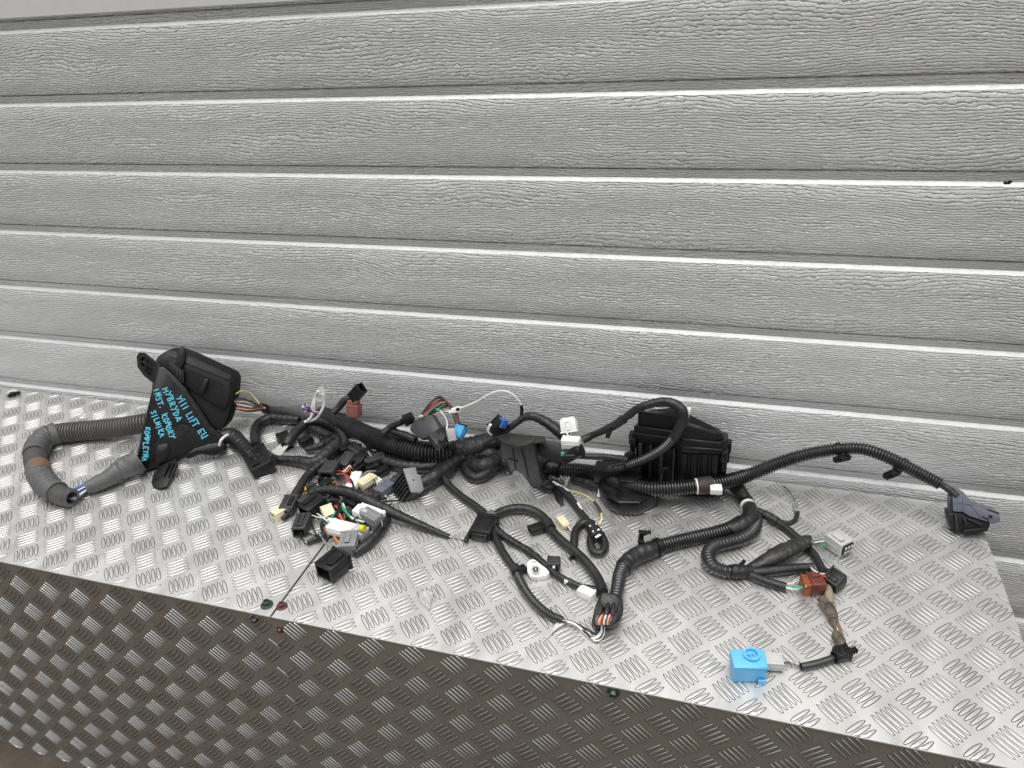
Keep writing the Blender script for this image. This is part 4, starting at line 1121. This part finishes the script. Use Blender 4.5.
for a, b in (((566.8, 480), (565.5, 486)), ((601, 482.5), (598.5, 497))):
    pa, pb = at(*a, .020), at(*b, .003)
    bm = bmesh.new(); add_box(bm, (pa + pb) / 2, frame_of(pa, pb), ((pb - pa).length, .005, .0012), .0003)
    obj('cable_tie', bm, M['w_white'], loom, smooth=40, label='white strap tail')
tube('cable', [(572, 478, 0, 8), (590, 484, 0, 10), (608, 490, 0, 10), (624, 494, 0, 8)], 'tape', 'tape')

# ================================================================== centre front: loops and hub
tube('cable', [(441, 438, ('y', 3.2), 6), (441.5, 447, 26, 6.5), (440.8, 458, 16, 7), (442, 472, 8, 7), (449, 485, 2, 7.5), (461, 496, 0, 7.5), (474, 505, 0, 8), (484, 513, 0, 8), (489, 518, 1, 8)], 'tape', 'smooth', label='thin black lead dropping to the front')
conn((489, 517, 2), (480, 536, 0), 21, 11, 'black', 'block', label='black clip housing')
conn((488, 514, 3), (494, 518, 3), 9, 8, 'bluegrey', 'block', ribs=False)
conn((492, 522, 3), (497, 519, 3), 7, 6, 'w_pink', 'block', ribs=False, name='terminal', label='pinkish terminal')
bm = bmesh.new()
for a, b in (((480, 518.5), (473, 527)), ((473, 527), (465.5, 541))):
    pa, pb = at(*a, .008), at(*b, .005)
    add_box(bm, (pa + pb) / 2, frame_of(pa, pb), ((pb - pa).length + .004, .0058, .006), .001)
obj('latch', bm, M['black'], loom.children[-3] if False else loom, smooth=40) if False else obj('clip_arm', bm, M['black'], loom, smooth=40)
bm = bmesh.new(); pa, pb = at(478, 533, .002), at(485.5, 538, .002); add_box(bm, (pa + pb) / 2, frame_of(pa, pb), ((pb - pa).length, .003, .003), .0006)
obj('locking_strip', bm, M['white'], loom, smooth=40, label='white strip')
tube('cable', [(495, 515.5, 2, 9), (502, 511.5, 2, 9), (513, 508.7, 2, 9.3), (526, 509, 2, 9.5), (538, 513.5, 1, 9.5), (546, 521, 1, 9.5), (552, 531, 1, 9.3), (562, 541, 1, 9.3), (574, 550.5, 2, 9.3), (587, 563, 2, 9.5), (597, 577, 2, 10), (603, 592, 3, 11)], 'tape', 'smooth')
tube('cable', [(491, 522, 2, 8), (500, 533, 0, 8), (514, 542.5, 0, 7.5), (529, 551.5, 0, 7.5), (544, 564, 0, 7.5), (560, 577, 0, 7.5), (577, 585.5, 0, 7), (590, 588.5, 1, 7), (602, 591, 2, 8)], 'tape', 'tape')
tube('cable', [(492, 526, 1, 8), (495, 537, 0, 8), (501, 549, 0, 8), (508, 560, 0, 8), (515, 569.5, 0, 7.5), (520, 580, 0, 8)], 'tape', 'smooth')
tube('conduit', [(515, 570, 0, 8), (520, 581, 0, 9), (527, 593, 0, 9.3), (537, 605, 0, 9.5), (549, 614.5, 0, 9.5), (563, 620.5, 0, 8.5)], 'conduit', 'corr', pitch=.0038)
band((517, 573), (514, 567), 9.5, 'tape')
conn((517, 572, 1), (525.5, 568, 1), 7, 7, 'black', 'pins')
conn((548, 525, 2), (530, 531, 1), 9, 8, 'black', 'socket', latch='black')
clip(at(531, 528, .008), .013, 'black', yaw=.6)
band((546.5, 521.5), (551, 529), 10.2, 'tape', where=1)
clip(at(575, 556, .004), .012, 'black', yaw=-2.3)
# white oval twin cap
bm = bmesh.new()
b2 = slab([(526.5, 563), (529, 559), (534, 558), (539, 562), (547, 568), (550, 572), (546, 575.5), (538, 577), (530, 576), (527, 571)], (at(537, 568, .012), Vector((0, -.15, 1)).normalized()), .011, 0, None, .003)
oc = obj('connector', b2, M['white'], loom, smooth=40, label='white oval cap under the crossing leads')
for c0, r0, m_ in (((535.5, 569.5), 4.6, 'lightgrey'), ((534.5, 563), 2.8, 'white')):
    pl_ = (at(537, 568, .012), Vector((0, -.15, 1)).normalized())
    b2 = bmesh.new(); rr = []
    for rk, hk in ((1.0, .0006), (1.0, .003), (.72, .003), (.72, .0006)):
        rr.append([b2.verts.new(onto(c0[0] + r0 * rk * math.cos(t * math.pi / 8), c0[1] + r0 * .9 * rk * math.sin(t * math.pi / 8), pl_, hk)) for t in range(16)])
    for A_, B_ in zip(rr, rr[1:]):
        for k in range(16): b2.faces.new((A_[k], A_[(k + 1) % 16], B_[(k + 1) % 16], B_[k]))
    obj('ring', b2, M[m_], oc, smooth=40)
b2 = bmesh.new(); pl_ = (at(537, 568, .0155), Vector((0, -.15, 1)).normalized())
for q in ([(533, 568.5), (535, 567.5), (535.5, 571), (533.5, 571.5)], [(536, 568), (538, 567), (538, 570.5), (536.5, 571)], [(533.5, 571.2), (538, 570.2), (537, 572.6), (534.5, 572.8)]):
    slab(q, (pl_[0] - pl_[1] * .002, pl_[1]), .002, .0, None, 0, b2)
obj('emblem', b2, M['darkgrey'], oc)
conn((547, 563.5, 1), (560, 564.5, 1), 12, 11, 'darkgrey', 'pins', label='dark grey socket with a white rim')
tube('ring', [(554.5, 565.5, 0, 12), (556.5, 566, 0, 12)], 'white', 'smooth', label='white rim', flat=.9)
conn((594, 597, 0), (580, 590.5, 0), 10, 9, 'white', 'block', label='small white connector by the hub', latch='white')
conn((566, 583, 4), (567, 578, 4), 4, 4, 'w_white', 'block', ribs=False, name='tape_flag', label='white tag')
# hub
PH = (at(610, 612, .026), Vector((.15, -.45, .88)).normalized())
bm = slab([(600, 594), (612, 591), (623, 597), (624, 611), (620, 621), (612, 627), (596, 627.5), (592, 620), (595, 606)], PH, .026, 0, None, .004)
hub = obj('connector', bm, M['black'], loom, smooth=40, label='chunky black hub connector full of wires')
bm = slab([(602, 592), (617, 594), (620, 600), (617, 612), (605, 610), (599, 603)], PH, .02, .006, None, .003)
obj('strain_relief', bm, M['tape'], hub, smooth=40)
bm = slab([(597, 612), (606, 611), (617, 613), (616, 622), (609, 627), (597, 626), (594.5, 619)], PH, .006, .002, None, .001)
obj('wire_seal', bm, M['w_black'], hub, smooth=40)
for k, c in enumerate(['brown', 'pink', 'orange', 'brown', 'white', 'brown', 'pink', 'brown', 'black']):
    x_ = 596.5 + k * 1.9 + (k % 2) * .6
    o2 = [(x_ + 3.0, 613 + (k % 3), 30), (x_ + 1.0, 617.5 + (k % 2), 33), (x_ - .5, 621.5, 31), (x_ - .3, 624.5, 27)]
    tube('wire', [(p[0], p[1], p[2], 2.2) for p in o2], 'w_' + c, 'wire', None, hub)
for dx in (-6, 1, 7):
    tube('wire_boot', [(607 + dx, 604, 30, 5), (606 + dx, 611, 31, 5.5), (605 + dx, 615, 30, 5)], 'tape', 'smooth', None, hub)
wires([(560, 621, 2), (569, 622.5, 3), (577, 625.5, 2), (585, 633, 1), (593, 639.5, 1), (599, 638, 2), (602.5, 632, 8), (603, 626, 16)], ['white', 'white', 'black', 'white'], 1.8, 1.8)
wire([(558, 620, 2), (572, 622, 1), (586, 629, 0), (597, 634, 0), (605, 628, 6)], 'black', 2.4)
for k in range(4):
    d = k - 1.5
    tube('wire', [(566 + d * .6, 621 + d * .8, 3, 1.3), (557, 626 + d * 1.5, 2, 1.5), (550 - d, 634 + d * 1.4, 1, 1.6), (543 - d * 1.5, 641 + d, 0, 1.0)], 'steel' if k % 2 else 'w_white', 'wire')
# trunk from hub to the tie by the relay box
tube('conduit', [(615, 600, 8, 13), (618, 586, 6, 13.5), (620, 575, 3, 14.5), (626, 564, 1, 15.5), (638, 555.5, 0, 16), (651, 549.5, 0, 16)], 'conduit', 'corr', pitch=.0058)
tube('conduit', [(648, 550.5, 0, 14.5), (662, 545.5, 0, 14.5), (680, 541, 0, 14.5), (700, 536.5, 0, 14.5), (718, 532.5, 0, 15), (731, 528, 1, 15), (742, 521, 2, 14)], 'conduit', 'corr', pitch=.0044)
tube('tape_wrap', [(623, 568, 1.5, 16.6), (630, 560, .5, 17), (640, 554, 0, 17.2), (650, 550, 0, 17), (656, 547.5, 0, 16)], 'tape', 'tape')
clip(at(641, 541, .024), .016, 'black', yaw=1.7)
clip(at(643, 533, .034), .014, 'black', yaw=.4)
band((656, 547.5), (660, 546), 16.5, 'black', 'cable_tie')
tube('taped_branch', [(722, 480, 10, 14), (732, 483, 6, 14), (740, 491, 3, 13.5), (745.5, 500, 2, 13.5), (750, 509, 2, 14), (750, 519, 2, 17), (741, 526, 1, 17), (730, 530, 0, 15)], 'tape', 'tape')
band((747.2, 504.6), (748, 506.2), 13.4, 'w_white', 'cable_tie', 2, label='white tie')
tube('conduit', [(754, 513, 1, 12), (756.5, 521, 0, 12.5), (752, 532, 0, 14), (741, 539, 0, 14.5), (727, 543, 0, 14.5), (714, 547, 0, 14.5), (708, 555, 0, 14.5), (712, 565.5, 0, 14.5), (724, 571, 0, 14.5), (738, 572, 0, 14)], 'conduit', 'corr', pitch=.0056)
tube('taped_branch', [(732, 572, 0, 15), (742, 571.5, 0, 13.5), (752, 571, 0, 11)], 'tape', 'tape')
clip(at(742, 564, .016), .010, 'black', yaw=1.2)
# three sleeves
tube('sleeve', [(746, 569, 2, 7), (758, 564, 3, 12), (771, 558, 4, 17), (784, 552, 4, 19), (797, 545.5, 6, 17), (806, 541.5, 8, 15), (811.5, 541.5, 9, 14)], 'tape_olive', 'tape', flat=.72, hollow=2, label='dusty flattened sleeve')
tube('sleeve', [(746, 572, 2, 8), (762, 572, 1, 10), (780, 570, 1, 10.5), (798, 568.3, 1, 10), (813, 567.3, 2, 9.5)], 'tape', 'smooth', hollow=2)
tube('sleeve', [(746, 573, 1, 8), (757, 578, 0, 9), (771, 583, 0, 9.5), (786, 587.5, 0, 9.5)], 'tape', 'smooth', hollow=2)
wires([(806, 541, 9), (815, 543.5, 9), (823, 542, 9), (831, 540, 10)], ['green', 'white', 'black', 'brown', 'green'], 1.5, 2.0)
conn((831, 537, 2), (847, 548.5, 2), 18, 15, 'lightgrey', 'pins', label='pale grey connector with dark pin face', latch='lightgrey')
p_f = hx(847, 548.5, 2); p_r = hx(831, 537, 2)
hh_ = 15 * mpp((p_f + p_r) / 2) * 500
p_f = hx(847, 548.5, 2 + hh_); p_r = hx(831, 537, 2 + hh_)
axf = frame_of(p_r, p_f)
bm = bmesh.new(); add_box(bm, p_f + axf[0] * .0008, axf, (.003, .021, .017), .001)
pf_o = obj('pin_face', bm, M['black'], loom, smooth=40, label='dark pin face of the pale grey connector')
for k in (-1, 0, 1):
    for q in (-1, 1):
        bm = bmesh.new(); add_box(bm, p_f + axf[0] * .0026 + axf[1] * k * .0062 + axf[2] * q * .004, axf, (.002, .0040, .0045), .0004)
        obj('pin', bm, M['lightgrey'], pf_o, smooth=40)
wires([(828, 538, 8), (830, 540, 8), (834, 540, 8)], ['green', 'grey', 'green'], 2.2, 2.6)
wires([(811, 567.3, 8), (816, 572.5, 14), (824, 575.5, 16), (834, 572.5, 12)], ['white', 'red', 'pink', 'red'], 1.9, 2.0)
conn((827, 575, 2), (842, 585, 1), 17, 15, 'black', 'block', label='angular black connector beside the red one', latch='black', roll=20)
conn((823, 571, 8), (834, 572, 9), 5, 4, 'black', 'block', ribs=False, name='connector_arm')
conn((829, 583, 0), (839, 589, 0), 9, 9, 'black', 'socket')
wires([(785, 587.5, 4), (793, 588, 5), (803, 587.5, 6)], ['green', 'green', 'white'], 1.9, 1.8)
wire([(784, 585, 5), (792, 583, 6), (799, 580, 6), (806, 576, 8)], 'white', 1.4)
conn((801.5, 585, 0), (810, 585, 0), 16, 14, 'orange', 'block', label='orange brown half of a mated connector')
conn((808.5, 584.5, 0), (822.5, 583.5, 0), 18, 15, 'brown', 'block', label='red brown half of a mated connector', latch='brown')
conn((805.4, 586.5, 21), (806.4, 586.5, 21), 1.6, 1.4, 'yellow', 'block', ribs=False, name='marker_dot', raise_=False)
# branch to the right
tube('cable', [(757, 511, 2, 8), (766, 515, 1, 8), (776, 521, 0, 8), (787, 529, 0, 8), (798, 538.5, 0, 8), (808, 548, 0, 8), (815, 556, 0, 8), (820, 565, 0, 8), (825, 575, 0, 9)], 'tape', 'smooth')
tube('tape_wrap', [(763, 514, 1, 9), (770, 517.5, .5, 9.5), (777, 522, 0, 9)], 'tape', 'tape')
wire([(756, 517, 3), (764, 520, 1), (772, 522.5, 1)], 'white', 1.6)
tube('cable', [(778, 521, 2, 5), (787, 523, 0, 4.5), (794.5, 520.5, 0, 4.5), (797.5, 513, 1, 4.5), (796, 507, 3, 4)], 'tape', 'smooth')
wire([(793, 521, 3), (797, 515, 4), (797.5, 508, 5), (794.5, 504, 4)], 'grey', 1.4)
conn((797.5, 512, 2), (795, 504, 3), 4.5, 4, 'steel', 'block', ribs=False, name='terminal', label='small metal terminal')
wire([(795.5, 504, 4), (793, 497, 6), (787, 489, 4), (783, 486, 0)], 'black', .8)
# muddy tail, small plug, blue sensor
tube('taped_branch', [(829, 581, 2, 7.5), (828.5, 590, 0, 8), (829.5, 599, 0, 8.5), (829.5, 604, 0, 8)], 'dirtycream', 'tape', label='cream tape caked in dirt')
tube('taped_branch', [(821, 599, 1, 8), (826, 605, 0, 11), (831, 611, 0, 11), (833.5, 620, 0, 9)], 'mucky', 'tape')
tube('taped_branch', [(832, 615, 0, 8), (835.5, 624, 0, 7.5), (839, 633, 0, 7.5), (841.5, 643, 0, 7)], 'mucky', 'tape')
wires([(836, 622, 6), (839, 630, 6), (842, 640, 5), (844, 646, 4)], ['yellow', 'black', 'brown'], 2.0, 2.2)
tube('tape_wrap', [(836, 634, .5, 9.3), (840.5, 641, .5, 10), (842.5, 648, .5, 9)], 'mucky', 'tape')
wires([(832, 636, 2), (835, 641, 1), (840, 640, 4)], ['black', 'black'], 1.5, 2)
conn((849, 652, 0), (835, 655, 0), 13, 12, 'black', 'socket', label='black round plug at the tail', latch='black')
clip(at(846, 652, .012), .017, 'black', yaw=.5)
tube('ring', [(836.5, 656.5, 1, 12), (834, 657, 1, 12.5)], 'black', 'smooth', hollow=2)
tube('conduit', [(835, 657.5, 1, 7.5), (826, 661, 0, 8), (814, 664.5, 0, 8), (801, 667, 0, 8)], 'conduit', 'smooth', hollow=2)
wire([(802, 667, 3), (796, 665, 3), (790, 662.5, 4), (783.5, 662, 7)], 'black', 1.0)
wire([(802, 668, 3), (795, 666.5, 3), (789, 663.5, 4), (783.5, 663.5, 7)], 'black', .9)
conn((782.5, 662, 3), (765, 661, 3), 15, 10, 'lightgrey', 'block', label='pale grey plug in the blue sensor')
# blue sensor block
bA, bB = at(734, 683.2, 0), at(768.5, 684, 0)
fx = (bB - bA).normalized(); fz = Vector((0, 0, 1)); fy = fz.cross(fx)
W_ = (bB - bA).length
H_ = aty(735, 667.7, bA.y).z
b2 = bmesh.new()
tp = [at(734.5, 667.8, H_), at(768.3, 667, H_), at(763.5, 648.8, H_), at(729.5, 648.8, H_)]
lp = [Vector((p.x, p.y, .001)) for p in tp]
lp[0] += Vector((-.0005, 0, 0)); lp[3] += Vector((.002, 0, 0))
lo = [b2.verts.new(p) for p in lp]; hi = [b2.verts.new(p) for p in tp]
b2.faces.new(lo[::-1]); b2.faces.new(hi)
for i in range(4): b2.faces.new((lo[i], lo[(i + 1) % 4], hi[(i + 1) % 4], hi[i]))
bmesh.ops.recalc_face_normals(b2, faces=b2.faces)
bmesh.ops.bevel(b2, geom=b2.edges[:], offset=.0014, segments=2, affect='EDGES', profile=.5)
bs = obj('sensor_block', b2, M['blue'], loom, smooth=40, label='bright blue sensor block')
b2 = bmesh.new()
add_box(b2, bA + fx * W_ * .80 + fy * (-.0005) + fz * .004, (fx, fy, fz), (.010, .003, .007), .0006)
add_box(b2, bA + fx * W_ * .5 + fy * .001 + fz * (H_ - .001), (fx, fy, fz), (W_ * .94, .0015, .0012), .0003)
obj('sensor_rib', b2, M['blue'], bs, smooth=40)
def ring_at(c, r0, r1, h):
    b2 = bmesh.new(); rr = []
    for r_, h_ in ((r1, 0), (r1, h), (r0, h), (r0, 0)):
        rr.append([b2.verts.new(c + fx * r_ * math.cos(t * math.pi / 12) + fy * r_ * math.sin(t * math.pi / 12) + fz * h_) for t in range(24)])
    for A_, B_ in zip(rr, rr[1:]):
        for k in range(24): b2.faces.new((A_[k], A_[(k + 1) % 24], B_[(k + 1) % 24], B_[k]))
    return b2
cc = at(751.5, 655.5, H_)
obj('ring', ring_at(cc, .0078, .0105, .0035), M['blue'], bs, smooth=40)
b2 = bmesh.new()
for a_, L_, o_ in ((.3, .012, (0, .001)), (1.75, .007, (-.002, -.001)), (1.3, .006, (.003, .001))):
    ax = (fx * math.cos(a_) + fy * math.sin(a_), -fx * math.sin(a_) + fy * math.cos(a_), fz)
    add_box(b2, cc + fx * o_[0] + fy * o_[1] + fz * .001, ax, (L_, .0018, .003), .0004)
obj('emblem', b2, M['blue'], bs, smooth=40)

# ================================================================== bundle with white stripes
tube('cable', [(549, 479, 8, 6), (560, 487, 5, 6.5), (569, 497, 2, 6.5), (578, 509.5, 1, 6.5), (587, 520, 2, 7), (591, 529, 2, 7.5)], 'tape', 'smooth')
tube('cable', [(553, 482, 8, 4), (566, 491, 7, 4), (576, 503, 5, 4), (586, 517, 5, 4), (594, 527, 5, 5)], 'w_black', 'smooth')
tube('sleeve', [(577.5, 503, 8, 2.6), (581, 509, 7, 2.8), (585.5, 516, 6, 2.6)], 'w_white', 'smooth', label='white sleeve')
tube('sleeve', [(553, 482, 13, 3), (561, 486.5, 11, 3), (569, 491.5, 9, 3)], 'w_white', 'smooth', label='white sleeve')
wire([(567, 490.5, 9), (578, 492.5, 12), (587, 496.5, 14), (594, 502, 12), (599, 509, 8), (601.5, 517, 4), (599, 523.5, 3), (596.5, 527.5, 6)], 'yellow', 1.7)
tube('sleeve', [(594, 502, 11, 3), (598, 507, 8, 3.3), (600.8, 513, 5, 3)], 'w_black', 'smooth')
wire([(601, 512, 5), (601.8, 519, 3), (599, 524.5, 3)], 'white', 1.9)
tube('taped_branch', [(590, 524, 4, 11), (594, 531, 4, 13), (597, 538, 2, 13)], 'tape', 'tape')
tube('cable', [(592, 533, 1, 8), (590.5, 543, 0, 8), (594, 551.5, 0, 8), (601, 553, 0, 8), (605, 546, 0, 8.5), (602, 537, 1, 8.5), (597, 531, 2, 8.5)], 'tape', 'tape')
for p, q in (((589.5, 526.3), (596.5, 524)), ((592.5, 531.8), (599.5, 529.3)), ((595.5, 537.5), (600.5, 534.5))):
    pa, pb = at(*p, .0225), at(*q, .0225)
    bm = bmesh.new(); add_box(bm, (pa + pb) / 2, frame_of(pa, pb), ((pb - pa).length, .0042, .0014), .0005)
    obj('tape_band', bm, M['white'], loom, smooth=40, label='white stripe')
tube('cable', [(589, 523, 4, 7), (583.5, 522.5, 2, 7.5), (578, 527, 0, 8), (574.5, 535, 0, 8), (574, 546, 0, 7.5), (571, 553, 0, 6)], 'tape', 'tape')
conn((559, 518, 1), (566, 526, 1), 8, 6, 'cream', 'block', ribs=False, label='dirty translucent terminal', name='terminal')
wires([(564, 521, 3), (568, 527, 3), (571, 531, 1)], ['brown', 'orange', 'white', 'brown'], 1.3, 2.2)

# ================================================================== loose bits on the bench
SCR = []
def screw(px, py, col, label, grp, size, front=False):
    if front:
        c = aty(px, py, (BY0 + .006) * U); n = Vector((0, -1, 0))
    else:
        c = at(px, py, 0); n = Vector((0, 0, 1))
    x_ = n.orthogonal().normalized(); y_ = n.cross(x_)
    b2 = bmesh.new()
    prof_ = [(1.0, -.0005), (1.0, .12), (.92, .2), (.62, .24), (.60, .30), (.58, .72), (.50, .86), (.34, .90), (.26, .80), (.22, .55)]
    rr = []
    for r_, h_ in prof_:
        sg = 18
        rr.append([b2.verts.new(c + (x_ * math.cos(2 * math.pi * t / sg) + y_ * math.sin(2 * math.pi * t / sg)) * r_ * size * (1 if r_ > .61 or r_ < .5 else (1 + .07 * math.cos(2 * math.pi * t / 3))) + n * h_ * size) for t in range(sg)])
    for A_, B_ in zip(rr, rr[1:]):
        for k in range(18): b2.faces.new((A_[k], A_[(k + 1) % 18], B_[(k + 1) % 18], B_[k]))
    b2.faces.new(rr[-1]); b2.faces.new(rr[0][::-1])
    return obj('screw', b2, M[col], bench, smooth=35, label=label)
M['scr_green'] = plastic('dark green screw head', (.018, .034, .024), .3, .3, (.10, .10, .08), .1, spec=.6)
M['scr_red'] = plastic('dark red screw head', (.085, .012, .016), .3, .3, (.12, .08, .07), .1, spec=.6)
screw(267, 605, 'scr_green', 'dark green screw head left of the seam', None, .0095)
screw(282, 606.5, 'scr_red', 'dark red screw head right of the seam', None, .0085)
screw(255.3, 619.5, 'scr_green', 'small dark green screw head on the front', None, .006, True)
screw(280.5, 629.5, 'scr_red', 'small dark red screw head on the front', None, .006, True)
screw(613.3, 692, 'scr_green', 'dark green screw head on the front plate right of the middle', None, .0085, True)

def loose(name, bm, mat, label, cat):
    return tag(obj(name, bm, M[mat], None, smooth=40), label, cat)
m_, t_, b_ = mat_new('clear plastic chip')
setin(b_, Roughness=.25); b_.inputs['Base Color'].default_value = (.86, .86, .85, 1); b_.inputs['Transmission Weight'].default_value = .75
M['clear'] = m_
pch = (at(425, 600, .004), Vector((-.08, -.1, 1)).normalized())
b2 = slab([(418.5, 592), (424, 590.5), (433.5, 592), (431.5, 600), (429, 609), (425, 606), (419.5, 601.5)], pch, .002, 0, None, .0008)
loose('plastic_chip', b2, 'clear', 'clear white plastic chip lying near the front of the bench top', 'plastic scrap')
b2 = bmesh.new()
add_box(b2, hx(13, 394, 6), AXZ, (.014, .010, .009), .003); add_box(b2, hx(18, 393, 8), AXZ, (.008, .008, .008), .002); add_box(b2, hx(10, 395.5, 4), AXZ, (.008, .009, .007), .002)
loose('rubber_scrap', b2, 'black', 'black rubber scrap by the foot of the door at the far left', 'scrap')

sp_ = aty(1007, 183, 5.62 * U)
b2 = bmesh.new()
add_box(b2, sp_, AXZ, (.008, .005, .003), .001); add_box(b2, sp_ + Vector((.003, -.001, .002)), AXZ, (.005, .003, .003), .0008)
loose('dirt_speck', b2, 'black', 'tiny black speck stuck on a door rib near the right edge', 'speck')
